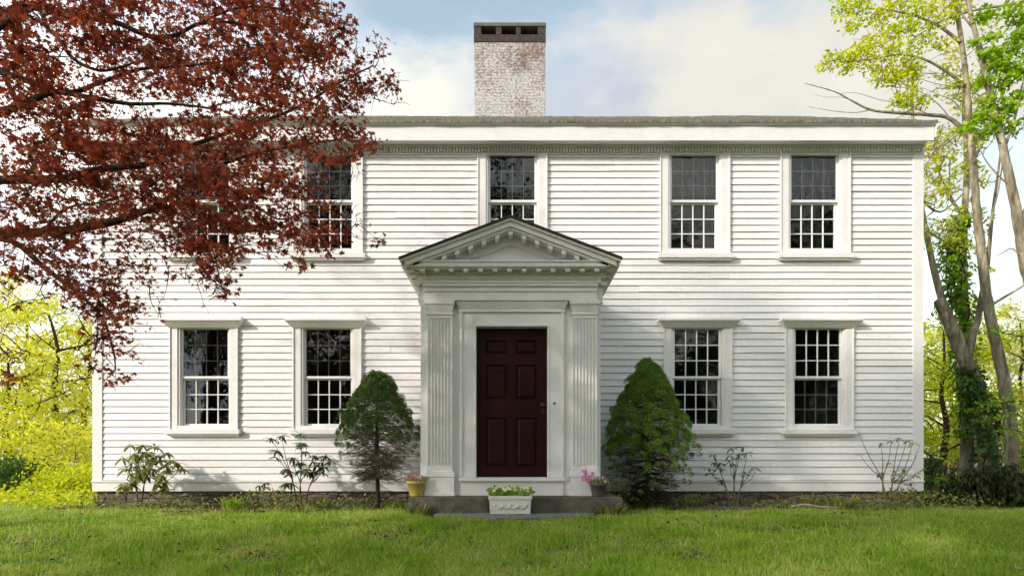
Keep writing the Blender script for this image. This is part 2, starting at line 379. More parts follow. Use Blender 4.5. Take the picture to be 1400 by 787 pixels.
# windows: (centre px, kind, options)
LOW = [(280.5,'lamp'), (448.5,''), (953,''), (1118.5,'storm_low')]
UPP = [(281,''), (449.5,'lace'), (700.5,''), (949,'lace'), (1113,'lace')]
rects = []
for c, k in LOW: rects.append((wx(c)-.47, wx(c)+.47, wz(586), wz(444)))
for c, k in UPP: rects.append((wx(c)-.48, wx(c)+.48, wz(348), ZE+.1))
def solid_with_holes(mb, x0, x1, z0, z1, y0, y1, holes):
    zs = sorted({z0, z1, *[h[2] for h in holes if z0<h[2]<z1], *[h[3] for h in holes if z0<h[3]<z1]})
    for a, b in zip(zs[:-1], zs[1:]):
        zm = (a+b)/2; hs = sorted([(h[0],h[1]) for h in holes if h[2]<zm<h[3]])
        x = x0
        for h in hs:
            if h[0] > x: mb.box(x, h[0], y0, y1, a, b)
            x = max(x, h[1])
        if x < x1: mb.box(x, x1, y0, y1, a, b)
inner = []
for c, k in LOW: inner.append((wx(c)-.445, wx(c)+.445, wz(582), wz(447)))
for c, k in UPP: inner.append((wx(c)-.445, wx(c)+.445, wz(340), wz(207.5)))
# clapboards
w = MB()
EXP = .1117; LIP = .026; nrow = int(math.ceil((ZE-.12 - (Z0+.2))/EXP))
def board(x0, x1, z0, z1, za, zb, dz, dy):
    # board bottom za, top zb (full); emit part z0..z1
    d0, d1, s0, s1 = dz; f_ = lambda x_: d0+(d1-d0)*(x_-s0)/(s1-s0)
    yy = lambda z: -.004 - dy - (LIP-.006)*(1-(z-za)/(zb-za))
    n = len(w.v)
    a_, b_ = f_(x0), f_(x1); w.v += [(x0,yy(z0),z0+a_),(x1,yy(z0),z0+b_),(x1,.03,z0+b_),(x0,.03,z0+a_),(x0,yy(z1),z1+a_),(x1,yy(z1),z1+b_),(x1,.03,z1+b_),(x0,.03,z1+a_)]
    w.f.extend([(n,n+3,n+2,n+1),(n,n+1,n+5,n+4),(n+1,n+2,n+6,n+5),(n+3,n,n+4,n+7),(n+4,n+5,n+6,n+7)])
rb = random.Random(3)
def row(xa, xb, za, zb):
    x = xa; rs = []
    while x < xb:
        L = rb.uniform(1.6, 4.2); e = min(xb, x+L)
        if xb - e < .5: e = xb
        rs.append((x, e, (rb.uniform(-.004,.004), rb.uniform(-.004,.004), x, e), rb.uniform(0,.005))); x = e
    for (x, e, dz, dy) in rs:
        segs = [(x+.0008, e-.0008)]
        hs = [h for h in rects if h[2] < zb and h[3] > za]
        for h in hs:
            new = []
            for a, b in segs:
                if h[1] <= a or h[0] >= b: new.append((a,b)); continue
                if a < h[0]: new.append((a,h[0]))
                if b > h[1]: new.append((h[1],b))
                aa, bb = max(a,h[0]), min(b,h[1])
                if h[2] > za+.004: board(aa, bb, za, h[2], za, zb, dz, dy)
                if h[3] < zb-.004: board(aa, bb, h[3], zb, za, zb, dz, dy)
            segs = new
        for a, b in segs: board(a, b, za, zb, za, zb, dz, dy)
for i in range(nrow):
    za = Z0+.185+i*EXP; zb = min(za+EXP+.0, ZE)
    row(XL+.16, XR-.17, za, zb)
solid_with_holes(w, XL+.01, XR-.01, Z0, ZE+.05, .03, .16, inner)
# side and back walls
w.box(XL+.01, XL+.16, .16, YB, Z0, ZE+.05); w.box(XR-.16, XR-.01, .16, YB, Z0, ZE+.05); w.box(XL+.16, XR-.16, YB-.15, YB, Z0, ZE+.05)
for s, xs in ((-1, XL+.01), (1, XR-.01)):
    for i in range(nrow+3):
        za = Z0+.185+i*EXP
        a, b = (xs-.022, xs) if s < 0 else (xs, xs+.022)
        n = len(w.v); xo = xs+s*.022; xi = xs+s*.006
        w.v += [(xo,.15,za),(xs,.15,za),(xs,YB,za),(xo,YB,za),(xi,.15,za+EXP),(xs,.15,za+EXP),(xs,YB,za+EXP),(xi,YB,za+EXP)]
        w.f += [(n,n+1,n+2,n+3),(n,n+3,n+7,n+4),(n,n+4,n+5,n+1),(n+2,n+6,n+7,n+3)]
YR, ZR = 4.3, wz(160, 4.3); YE = -.32; ZEV = wz(165.5, YE)
slope = (ZR-ZEV)/(YR-YE)
for s, xs in ((-1, XL+.02), (1, XR-.02)):   # gable triangles
    a, b = (xs, xs+.12) if s < 0 else (xs-.12, xs)
    n = len(w.v); zg = ZE+.05; zt = ZR-.14
    w.v += [(a,.05,zg),(b,.05,zg),(a,YB-.05,zg),(b,YB-.05,zg),(a,YR,zt),(b,YR,zt)]
    w.f += [(n,n+4,n+2),(n+1,n+3,n+5),(n,n+1,n+5,n+4),(n+2,n+4,n+5,n+3),(n,n+2,n+3,n+1)]
w.build('wall', M['board'], house)
# interior: ceilings, partitions, back room wall
r = MB()
ZF1 = .45; ZC1 = 3.15; ZF2 = 3.45; ZC2 = ZE-.02
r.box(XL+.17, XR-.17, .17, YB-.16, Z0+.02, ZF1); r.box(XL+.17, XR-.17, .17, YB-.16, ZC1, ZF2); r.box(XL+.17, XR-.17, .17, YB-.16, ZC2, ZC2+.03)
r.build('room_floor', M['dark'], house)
r = MB()
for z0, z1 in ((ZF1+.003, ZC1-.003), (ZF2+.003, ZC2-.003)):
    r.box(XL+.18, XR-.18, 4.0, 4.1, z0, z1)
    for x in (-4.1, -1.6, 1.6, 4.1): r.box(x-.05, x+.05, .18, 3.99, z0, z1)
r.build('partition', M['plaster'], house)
# corner boards, water table, frieze
for x0, x1 in ((XL, XL+.165), (XR-.175, XR)):
    b = MB(); b.box(x0, x1, -.035, .12, Z0+.165, ZE-.002); b.build('corner_board', M['trim'], house, bevel=.004)
b = MB(); b.box(XL-.004, XR+.004, -.03, .1, Z0, Z0+.15); b.box(XL-.012, XR+.012, -.048, .1, Z0+.15, Z0+.178)
b.build('water_table', M['trim'], house, bevel=.004)
fo = MB(); 
rr = random.Random(5); x = XL+.02
while x < XR-.02:
    L = rr.uniform(.35, .9); e = min(XR-.02, x+L); h = Z0-.003
    k = rr.uniform(.10,.17)
    fo.box(x+.006, e-.006, rr.uniform(.005,.03), .3, -.25, k); fo.box(x+.006, e-.006, rr.uniform(.005,.03), .3, k+.008, h); x = e
fo.box(XL+.03, XR-.03, .04, .3, -.25, Z0-.004)
fo.box(XL+.03, XL+.3, .3, YB-.02, -.3, Z0-.004); fo.box(XR-.3, XR-.03, .3, YB-.02, -.3, Z0-.004); fo.box(XL+.3, XR-.3, YB-.3, YB-.02, -.3, Z0-.004)
fo.build('foundation', M['found'], house, bevel=.012)
# main cornice
co = MB(); YF = -.265
xa, xb = XL-.012, XR+.012
co.box(xa+.05, xb-.05, YF+.012, .03, ZE, ZE+.03)                       # soffit
co.box(xa, xb, YF, YF+.03, ZE-.022, wz(172, YF))                       # fascia
zf = wz(172, YF)
co.hexa([(xa,YF-.003,zf),(xb,YF-.003,zf),(xb,.05,zf),(xa,.05,zf),(xa-.02,YE+.01,ZEV-.03),(xb+.02,YE+.01,ZEV-.03),(xb+.02,.05,ZEV-.03),(xa-.02,.05,ZEV-.03)])
co.box(xa+.06, XR-.003, -.10, .03, ZE-.035, ZE-.002)                     # bed moulding
co.box(XL-.005, XR+.005, -.04, .03, wz(213), ZE-.037)
co.build('cornice', M['trim'], house, bevel=.004)
de = MB(); x = XL+.02; i = 0
while x < XR-.05:
    de.box(x, x+.027, -.095, -.0395, ZE-.098, ZE-.04)
    x += .052; i += 1
de.build('dentil_moulding', M['trim'], house)
# rake boards at gables
for xs0, xs1 in ((XL-.030, XL-.0225), (XR+.0225, XR+.030)):
    for (ya, za, yb, zb) in ((YE+.03, ZEV-.04, YR, ZR-.03), (YB+.3, ZEV-.04, YR, ZR-.03)):
        ra = MB(); ra.hexa([(xs0,ya,za-.20),(xs1,ya,za-.20),(xs1,yb,zb-.22),(xs0,yb,zb-.22),(xs0,ya,za),(xs1,ya,za),(xs1,yb,zb),(xs0,yb,zb)]); ra.build('rake_board', M['trim'], house)
# roof: overlapping shingle courses, edges a little ragged
ro = MB(); rr = random.Random(9); NC = 36; rx0, rx1 = XL-.04, XR+.04
for side in (0, 1):
    yE = YE if side == 0 else 2*YR-YE
    for c in range(NC):
        t0 = c/NC; t1 = (c+1.0)/NC
        x = rx0
        while x < rx1-.01:
            wd = rr.uniform(.10,.28) if side == 0 else 2.0; e = min(rx1, x+wd)
            j = rr.uniform(-.004,.012); jt = rr.uniform(-.012,.012)/((ZR-ZEV))*.3
            sag = .03*math.sin((x-rx0)*.45)*math.sin(t0*PI) + .025*math.exp(-((x-5.2)/.8)**2)*t0
            ya = yE+(YR-yE)*(t0+jt); yb = yE+(YR-yE)*t1
            za = ZEV+(ZR-ZEV)*(t0+jt)+sag; zb = ZEV+(ZR-ZEV)*t1+sag
            q = [(x,ya,za-.03),(e-.004,ya,za-.03),(e-.004,yb,zb-.04),(x,yb,zb-.04),(x,ya,za+.012+j),(e-.004,ya,za+.012+j),(e-.004,yb,zb+.001+j),(x,yb,zb+.001+j)]
            if side: q = [q[3],q[2],q[1],q[0],q[7],q[6],q[5],q[4]]
            ro.hexa(q); x = e
roof = ro.build('roof', M['roof'], house)
# chimney
YC = 3.7; cx0, cx1 = wx(648.5, YC), wx(745.5, YC); zt = wz(32, YC); s_ = (D0+YC)/F; yb_ = YC+1.25
ch = MB(); zb_ = zt-26*s_
ch.box(cx0, cx1, YC, yb_, 6.2, zb_)
chim = ch.build('chimney', M['brick'], house, bevel=.01)
ch = MB(); z1 = zt-16*s_
ch.box(cx0-.012, cx1+.012, YC-.015, yb_+.015, zb_+.002, z1)
for a, b in ((cx0-.010, cx0+.16), (wx(678,YC), wx(686,YC)), (wx(705.5,YC), wx(712,YC)), (cx1-.17, cx1+.010)):
    for ya, yb in ((YC-.012, YC+.2), (yb_-.2, yb_+.012)): ch.box(a, b, ya, yb, z1, zt-5*s_)
for ya in (YC+.45, ): ch.box(cx0+.001, cx1-.001, ya, ya+.35, z1, zt-5*s_-.002)
ch.build('chimney_crown', M['brick_dark'], chim, bevel=.008)
ch = MB(); ch.box(cx0-.018, cx1+.018, YC-.03, yb_+.03, zt-5*s_+.002, zt); ch.build('chimney_cap', M['cap'], chim, bevel=.01)

# ---- windows
def grid_sash(mb, x0, x1, z0, z1, y0, y1, st, rt, rb_, mun, cols=4, rows=3, my=None):
    mb.box(x0, x0+st, y0, y1, z0, z1); mb.box(x1-st, x1, y0, y1, z0, z1)
    mb.box(x0+st, x1-st, y0+.001, y1-.001, z1-rt, z1-.001); mb.box(x0+st, x1-st, y0+.001, y1-.001, z0+.001, z0+rb_)
    gx0, gx1, g0, g1 = x0+st, x1-st, z0+rb_, z1-rt
    ya, yb = my if my else (y0+.004, y1-.006)
    for i in range(1, cols):
        x = gx0+(gx1-gx0)*i/cols; mb.box(x-mun/2, x+mun/2, ya, yb, g0, g1)
    for j in range(1, rows):
        z = g0+(g1-g0)*j/rows; mb.box(gx0, gx1, ya+.0015, yb-.0015, z-mun/2, z+mun/2)
    return gx0, gx1, g0, g1
def window(c, upper, kind):
    x = wx(c); hw = .405; ch_ = .562 if not upper else .575        # sash half width, casing half width
    zt_, zm, zb = (wz(450), wz(515.5), wz(577.5)) if not upper else (wz(212.5), wz(274.5), wz(336.5))
    ot, ob = zt_+.035, zb-.05                                       # opening inside casing
    w_ = MB()                                                        # casing
    top = wz(443) if not upper else wz(207)
    bot = wz(587) if not upper else wz(348)
    for s in (-1, 1):
        a, b = sorted((x+s*(hw+.035), x+s*ch_)); w_.box(a, b, -.045, .15, bot, top)
        a, b = sorted((x+s*(ch_-.012), x+s*(ch_+.008))); w_.box(a, b, -.062, -.0455, bot, top-.001)   # back band
        a, b = sorted((x+s*(hw+.002), x+s*(hw+.0345))); w_.box(a, b, -.028, .15, ob, ot)              # stop
    w_.box(x-hw-.0345, x+hw+.0345, -.043, .148, ot, top-.001)
    w_.box(x-hw-.0345, x+hw+.0345, -.043, .148, bot+.001, ob)
    win = w_.build('window', M['trim'], house, bevel=.003)
    # sill
    s = MB(); sh = ch_+.055
    if upper:
        s.box(x-sh, x+sh, -.115, -.02, wz(355), wz(348.3)); s.box(x-sh+.03, x+sh-.03, -.09, -.02, wz(357.2), wz(355)-.001)
    else:
        s.box(x-sh, x+sh, -.115, -.02, wz(593.5), wz(587.3)); s.box(x-sh+.03, x+sh-.03, -.085, -.02, wz(596), wz(593.5)-.001)
    s.build('sill', M['trim'], win, bevel=.005)
    if not upper:
        h = MB(); z0, z1, z2, z3 = wz(449), wz(441), wz(438.6), wz(432)
        a0, a1 = ch_+.012, ch_+.105
        h.hexa([(x-a0,-.065,z0),(x+a0,-.065,z0),(x+a0,.0,z0),(x-a0,.0,z0),(x-a1,-.16,z1),(x+a1,-.16,z1),(x+a1,.0,z1),(x-a1,.0,z1)])
        h.box(x-a1-.006, x+a1+.006, -.168, 0, z1+.001, z2)
        h.hexa([(x-a1-.006,-.168,z2+.001),(x+a1+.006,-.168,z2+.001),(x+a1+.006,.0,z2+.001),(x-a1-.006,.0,z2+.001),(x-a1+.06,-.02,z3),(x+a1-.06,-.02,z3),(x+a1-.06,.0,z3),(x-a1+.06,.0,z3)])
        h.build('hood', M['trim'], win, bevel=.003)
    # sashes
    front = upper or kind == 'x'
    u = MB(); dimu = upper or kind in ('lamp','')
    if c == 953: dimu = False
    my = None
    g = grid_sash(u, x-hw, x+hw, zm-.018, zt_+.034, .012, .05, .036, .034, .04, .016, my=(.040,.0485) if dimu else None)
    u.build('sash', M['sash'], win, bevel=.002)
    p = MB(); yy = .018 if dimu else .036
    p.quad((g[0]-.004,yy,g[2]-.004),(g[1]+.004,yy,g[2]-.004),(g[1]+.004,yy,g[3]+.004),(g[0]-.004,yy,g[3]+.004)).build('pane', M['screen' if dimu else 'glass'], win)
    l = MB(); back = kind == 'storm_low'
    g = grid_sash(l, x-hw+.003, x+hw-.003, zb-.048, zm+.018, .056, .094, .036, .055, .034, .0165, my=(.083,.0925) if back else None)
    l.build('sash', M['sash'], win, bevel=.002)
    p = MB(); yy = .066 if back else .082; isb = back
    p.quad((g[0]-.004,yy,g[2]-.004),(g[1]+.004,yy,g[2]-.004),(g[1]+.004,yy,g[3]+.004),(g[0]-.004,yy,g[3]+.004)).build('pane', M['screen' if kind == 'storm_low' else 'glass'], win)
    return win
for c, k in LOW: window(c, False, k)
for c, k in UPP: window(c, True, k)
# curtains
def curtain(name, label, x0, x1, z0, z1, y, mat, waves, amp, group=None, taper=0):
    n = 70; V = []; 
    for j in range(9):
        t = j/8; z = z1+(z0-z1)*t
        for i in range(n):
            u = i/(n-1); xe = x1-(x1-x0)*taper*math.sin(t*PI*.8)
            V.append((x0+(xe-x0)*u, y+amp*math.sin(u*waves*2*PI+.4*math.sin(t*3))*(1+.3*math.sin(u*17)), z+.01*math.sin(u*waves*PI*2)))
    ii = (np.arange(8)[:,None]*n+np.arange(n-1)[None]).ravel()
    o = np_mesh(name, np.array(V), [np.stack([ii,ii+1,ii+n+1,ii+n],1)], mat, None, True)
    return tag(o, label, 'curtain', group)
for c, lb in ((449.5,'grey lace curtain in upper window half hidden by the red maple'), (949,'grey lace curtain in upper window second from the right corner'), (1113,'grey patterned lace curtain in the rightmost upper window')):
    curtain('curtain', lb, wx(c)-.42, wx(c)+.42, wz(262 if c < 1000 else 275), wz(211), .15, M['lace'], 7, .018, 'lace curtains in the upper windows')
curtain('drape', 'cream drape hanging inside the leftmost lower window', wx(262,.3), wx(281,.3), wz(600), wz(449), .33, M['drape'], 5, .03, None, .35)
lp = P(254, 555, .62); lp.z = 1.0
lamp = empty('table_lamp', 'table lamp with dark red shade inside the leftmost lower window', 'lamp', lp)
m_ = MB(); m_.lathe((lp.x,lp.y,lp.z), [(.08,.02),(.09,.05),(.05,.09),(.09,.2),(.10,.28),(.05,.38),(.02,.42),(.015,.6)], 16); m_.build('lamp_base', M['ceramic'], lamp, True)
zc = wz(548,.62); m_ = MB(); m_.lathe((lp.x,lp.y,zc-.0), [(.19,0),(.09,.32)], 24); m_.build('lamp_shade', M['shade_red'], lamp, True)
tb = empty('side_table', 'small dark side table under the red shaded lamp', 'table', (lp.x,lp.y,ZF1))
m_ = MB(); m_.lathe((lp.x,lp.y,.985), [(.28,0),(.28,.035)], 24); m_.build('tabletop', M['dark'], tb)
for a in range(3):
    m_ = MB(); ax, ay = math.cos(a*2.1)*.2, math.sin(a*2.1)*.2
    m_.tube([(lp.x+ax*1.1,lp.y+ay*1.1,ZF1+.0),(lp.x+ax,lp.y+ay,.98)], [.018,.022], 8); m_.build('leg', M['dark'], tb)

# ---- entrance vestibule (front plane Y=-1.8)
YV = -1.8; XC = -.02; s1 = .01
def vx(px): return (px-700)*.01
def vz(py): return EYE+(HZ-py)*.01
ve = MB()
ve.box(XC-1.23, XC+1.23, YV+.02, -.03, vz(677), 3.42)          # core body (door niche is cut by placing door proud)
vest_m = MB()
# body built with a hole for the door
dx0, dx1, dz0, dz1 = vx(651), vx(748.5), vz(652), vz(446.5)
vest_m.box(XC-1.23, dx0-.0, YV, -.03, vz(677), 3.40); vest_m.box(dx1, XC+1.23, YV, -.03, vz(677), 3.40)
vest_m.box(dx0, dx1, YV, -.03, dz1, 3.40); vest_m.box(dx0, dx1, YV, -.03, vz(677), dz0)
vest_m.box(dx0, dx1, YV+.16, -.03, dz0, dz1)
vest_m.build('vestibule_wall', M['trim'], house, bevel=.003)
# door
d = MB(); yd = YV+.10
panels = []
for (py0, py1) in ((463,481.5),(497,544),(570,637)):
    for (pa, pb) in ((664.5,692),(706,734)): panels.append((vx(pa), vx(pb), vz(py1), vz(py0)))
solid_with_holes(d, dx0+.004, dx1-.004, dz0+.004, dz1-.004, yd, yd+.045, panels)
for (a, b, c_, e) in panels:
    # raised field with sloped edges, sits back from the rails
    g_ = .05; yo = yd+.028; yi = yd+.008
    o4 = [(a,yo,c_),(b,yo,c_),(b,yo,e),(a,yo,e)]; i4 = [(a+g_,yi,c_+g_),(b-g_,yi,c_+g_),(b-g_,yi,e-g_),(a+g_,yi,e-g_)]
    for k in range(4): d.quad(o4[k], o4[(k+1)%4], i4[(k+1)%4], i4[k])
    d.quad(*i4)
door = d.build('front_door', M['door'], house, bevel=.002)
h = MB(); h.lathe((0,0,0), [(.012,0),(.012,.03),(.027,.04),(.032,.055),(.022,.07),(.004,.073)], 14)
h.v = [(vx(742)+a, yd-b_, vz(553)+c__) for (a, c__, b_) in h.v]; h.build('door_knob', M['metal'], door, True)
h = MB(); h.box(vx(742)-.012, vx(742)+.012, yd-.004, yd+.002, vz(564), vz(557)); h.build('keyhole_plate', M['metal'], door)
h = MB(); h.lathe((0,0,0), [(.016,0),(.016,.012),(.007,.016)], 12); h.v = [(vx(758)+a, YV-.02-b_, vz(551)+c__) for (a, c__, b_) in h.v]
# surround trims
t = MB()
for sx in (-1, 1):
    cxp = 699.75; half = 49
    a, b = sorted((vx(cxp+sx*half), vx(cxp+sx*(half+18.5)))); t.box(a, b, YV-.02, YV+.002, dz0, vz(427.5))     # flat jamb board
    a, b = sorted((vx(cxp+sx*(half+18.5)), vx(cxp+sx*(half+22)))); t.box(a, b, YV-.045, YV+.002, dz0, vz(427.5))  # back band
    a, b = sorted((vx(cxp+sx*(half)), vx(cxp+sx*(half+2.2)))); t.box(a, b, YV-.032, YV-.0195, dz0, vz(444.5))
t.box(vx(650.75), vx(748.75), YV-.021, YV+.002, dz1+.001, vz(427.5)); t.box(vx(648.5), vx(751), YV-.033, YV-.0215, dz1+.001, vz(444.4))
t.box(vx(628), vx(772), YV-.05, YV+.002, vz(427.4), vz(423.5)); 
t.hexa([(vx(628),YV-.05,vz(423.4)),(vx(772),YV-.05,vz(423.4)),(vx(772),YV+.0,vz(423.4)),(vx(628),YV+.0,vz(423.4)),(vx(624),YV-.09,vz(414)),(vx(776),YV-.09,vz(414)),(vx(776),YV,vz(414)),(vx(624),YV,vz(414))])
t.build('door_casing', M['trim'], house, bevel=.003)
b_ = MB(); b_.lathe((0,0,0), [(.016,0),(.016,.012),(.007,.016)], 12); b_.v = [(vx(758)+a, YV-.02-bb, vz(551)+cc) for (a, cc, bb) in b_.v]; b_.build('doorbell', M['metal'], house)
t = MB(); t.box(vx(628), vx(772), YV-.09, dz0*0+YV+.09, vz(657), vz(652.3)); t.build('threshold', M['trim'], house, bevel=.004)
t = MB(); t.box(vx(630), vx(770), YV-.035, YV+.001, vz(676.8), vz(657.5)); t.build('riser_board', M['trim'], house, bevel=.003)
# pilasters
for sx in (-1, 1):
    cp = 699.5 + sx*98.0
    if sx < 0: cp = 602
    else: cp = 798.5
    f = MB(); x0, x1 = vx(cp-17), vx(cp+17); yp = YV-.075
    f.box(x0, x1, yp+.018, YV-.001, vz(641), vz(432))
    nf = 7; m0 = vx(cp-15.6); m1 = vx(cp+15.6); st = (m1-m0)/nf
    # fillets between flutes stand proud; flutes are half-round channels
    f.box(x0, m0+.004, yp, yp+.0175, vz(641)+.001, vz(432)-.001); f.box(m1-.004, x1, yp, yp+.0175, vz(641)+.001, vz(432)-.001)
    for k in range(1, nf): 
        xx = m0+st*k; f.box(xx-.0065, xx+.0065, yp, yp+.0175, vz(636), vz(436.5))
    f.box(m0+.004, m1-.004, yp+.0005, yp+.0175, vz(641)+.001, vz(636)-.001); f.box(m0+.004, m1-.004, yp+.0005, yp+.0175, vz(436.4), vz(432)-.001)
    pil = f.build('pilaster', M['trim'], house)
    c_ = MB()
    c_.box(vx(cp-18.5), vx(cp+18.5), yp-.012, YV-.001, vz(432)+.0, vz(429.5))
    c_.hexa([(vx(cp-16.5),yp+.002,vz(429.4)),(vx(cp+16.5),yp+.002,vz(429.4)),(vx(cp+16.5),YV,vz(429.4)),(vx(cp-16.5),YV,vz(429.4)),(vx(cp-19.5),yp-.03,vz(418.5)),(vx(cp+19.5),yp-.03,vz(418.5)),(vx(cp+19.5),YV,vz(418.5)),(vx(cp-19.5),YV,vz(418.5))])
    c_.box(vx(cp-20.5), vx(cp+20.5), yp-.042, YV-.001, vz(418.4), vz(413.5)); c_.build('capital', M['trim'], pil, bevel=.003)
    c_ = MB(); c_.box(vx(cp-18), vx(cp+18), yp-.012, YV-.001, vz(645), vz(641.1)); c_.box(vx(cp-20), vx(cp+20), yp-.028, YV-.001, vz(651), vz(645.2))
    c_.box(vx(cp-19.5), vx(cp+19.5), yp-.015, YV-.001, vz(672.5), vz(651.2)); c_.box(vx(cp-20.5), vx(cp+20.5), yp-.03, YV-.001, vz(676.9), vz(672.6))
    c_.box(vx(cp-15), vx(cp+15), yp-.0165, yp-.0145, vz(670), vz(654)); c_.build('plinth', M['trim'], pil, bevel=.004)
# entablature: architrave fasciae, frieze, dentils, modillions, corona
en = MB(); e0, e1 = vx(580.5), vx(815)
en.box(e0-.005, e1+.005, YV-.10, YV-.001, vz(413.3), vz(408.5))
en.box(e0, e1, YV-.085, YV-.001, vz(408.4), vz(401)); en.box(e0, e1, YV-.10, YV-.001, vz(400.9), vz(394.5)); en.box(e0-.01, e1+.01, YV-.125, YV-.001, vz(394.4), vz(391.5))
en.box(e0+.01, e1-.01, YV-.08, YV-.001, vz(391.4), 3.35)
for sx in (-1, 1):   # same mouldings along the sides
    a, b = sorted((XC+sx*1.229, XC+sx*1.262)); en.box(a, b, YV+.005, -.03, vz(413.3), vz(391.5))
    a, b = sorted((XC+sx*1.229, XC+sx*1.31)); en.box(a, b, YV-.05, -.03, 3.17, 3.22)
en.build('entablature', M['trim'], house, bevel=.003)
# cornice and pediment
TW = 1.455; YO = -2.12; sO = (D0+YO)/F; APX = EYE+(HZ-295.5)*sO; TIP = EYE+(HZ-352.5)*sO; SL = (APX-TIP)/TW
zr = lambda x: APX-SL*abs(x-XC)
def rake(mb, a, b, xo, xi, y0, y1):
    for sx in (-1, 1):
        p = [XC+sx*xo, XC+sx*xi]; p.sort()
        mb.hexa([(p[0],y0,zr(p[0])-b),(p[1],y0,zr(p[1])-b),(p[1],y1,zr(p[1])-b),(p[0],y1,zr(p[0])-b),(p[0],y0,zr(p[0])-a),(p[1],y0,zr(p[1])-a),(p[1],y1,zr(p[1])-a),(p[0],y1,zr(p[0])-a)])
rf = MB(); rake(rf, -.010, .012, TW+.012, 0, YO-.03, -.03); rf.build('vestibule_roof', M['blackroof'], house)
pe = MB()
zc = lambda py, Y: EYE+(HZ-py)*(D0+Y)/F
rake(pe, .0125, .05, TW+.0, 0, YO, -.03)              # crown top of rake
rake(pe, .0505, .115, TW-.03, 0, YO+.03, -.04)
rake(pe, .1155, .150, TW-.14, 0, YO+.06, -.05)            # corona lip
rake(pe, .1505, .27, TW-.42, 0, YV-.09, -.05)            # bed band behind modillions
# tympanum
TB = zc(357, -2.05)
n = len(pe.v); pe.v += [(XC-1.2,YV-.03,TB-.01),(XC+1.2,YV-.03,TB-.01),(XC,YV-.03,zr(XC)-.16)]; pe.f.append((n,n+1,n+2))
# horizontal corona
hz0, hz1 = zc(364, -2.06), zc(356.5, -2.06)
pe.box(XC-1.30, XC+1.30, -2.06, YV-.03, hz0, hz1); pe.box(XC-1.275, XC+1.275, -2.04, YV-.03, hz0-.014, hz0-.001)
pe.box(XC-1.315, XC+1.315, -2.075, YV-.03, hz1-.014, hz1+.006)
# soffit + bed
pe.box(XC-1.25, XC+1.25, YV-.12, YV-.02, hz0-.06, hz0-.0145); pe.box(XC-1.22, XC+1.22, YV-.10, YV-.02, hz0-.17, hz0-.061)
# side cornices running back to the wall
for sx in (-1, 1):
    a, b = sorted((XC+sx*1.20, XC+sx*1.43)); pe.box(a, b, YO+.08, -.04, TIP-.075, TIP-.05)
    a, b = sorted((XC+sx*1.40, XC+sx*1.445)); pe.box(a, b, YO+.03, -.035, TIP-.09, TIP-.012)
    a, b = sorted((XC+sx*1.22, XC+sx*1.29)); pe.box(a, b, YV-.09, -.04, TIP-.19, TIP-.0755)
ped = pe.build('pediment', M['trim'], house, bevel=.002)
for k in range(13):
    mo = MB()
    x = vx(577.7+k*19.85); x = XC+(x-XC)*.975; mo.box(x-.033, x+.033, -2.03, YV-.121, hz0-.052, hz0-.015); mo.build('modillion', M['trim'], ped, bevel=.002)
for k in range(13):
    u = -1+2*k/12; x = XC+u*1.06
    if abs(u) < .95: mo = MB(); mo.hexa([(x-.03,YO+.075,zr(x-.03)-.205),(x+.03,YO+.075,zr(x+.03)-.205),(x+.03,YV-.089,zr(x+.03)-.205),(x-.03,YV-.089,zr(x-.03)-.205),(x-.03,YO+.075,zr(x-.03)-.152),(x+.03,YO+.075,zr(x+.03)-.152),(x+.03,YV-.089,zr(x+.03)-.152),(x-.03,YV-.089,zr(x-.03)-.152)]); mo.build('modillion', M['trim'], ped, bevel=.002)
for sx in (-1, 1):
    for k in range(9):
        y = -1.95+k*.215; a, b = sorted((XC+sx*1.29, XC+sx*1.39)); mo = MB(); mo.box(a, b, y-.033, y+.033, TIP-.125, TIP-.0752); mo.build('modillion', M['trim'], ped, bevel=.002)
dt = MB(); x = XC-1.16
while x < XC+1.16:
    dt.box(x, x+.019, YV-.125, YV-.1005, hz0-.125, hz0-.068); x += .034
dt.build('dentil_moulding', M['trim'], ped); dt = MB(); x = -.93
while x < .93:
    X_ = XC+x
    dt.hexa([(X_,YV-.112,zr(X_)-.262),(X_+.018,YV-.112,zr(X_+.018)-.262),(X_+.018,YV-.0905,zr(X_+.018)-.262),(X_,YV-.0905,zr(X_)-.262),(X_,YV-.112,zr(X_)-.215),(X_+.018,YV-.112,zr(X_+.018)-.215),(X_+.018,YV-.0905,zr(X_+.018)-.215),(X_,YV-.0905,zr(X_)-.215)])
    x += .033
dt.build('dentil_moulding', M['trim'], ped)

# ------------------------------------------------------------------ stones
def stone(name, label, cat, pts, z0, z1, mat, seed=1, jag=.02, dome=.0):
    rr = random.Random(seed); mb = MB(); n = len(pts); cx = sum(p[0] for p in pts)/n; cy = sum(p[1] for p in pts)/n
    out = []
    for i in range(n):
        a, b = pts[i], pts[(i+1)%n]
        L = math.hypot(b[0]-a[0], b[1]-a[1]); k = max(1, int(L/.07))
        for j in range(k):
            t = j/k; out.append((a[0]+(b[0]-a[0])*t+rr.uniform(-jag,jag), a[1]+(b[1]-a[1])*t+rr.uniform(-jag,jag)))
    m = len(out); rings = [(1.0, z0), (1.01, (z0+z1)/2), (1.0, z1-.015), (.985, z1), (.6, z1+dome), (.2, z1+dome)]
    for sc, z in rings:
        for (x, y) in out: mb.v.append((cx+(x-cx)*sc, cy+(y-cy)*sc, z+rr.uniform(-.004,.004)))
    for r_ in range(len(rings)-1):
        for i in range(m): mb.f.append((r_*m+i, r_*m+(i+1)%m, (r_+1)*m+(i+1)%m, (r_+1)*m+i))
    mb.f.append(tuple((len(rings)-1)*m+i for i in range(m)))
    return tag(mb.build(name, mat, None), label, cat)
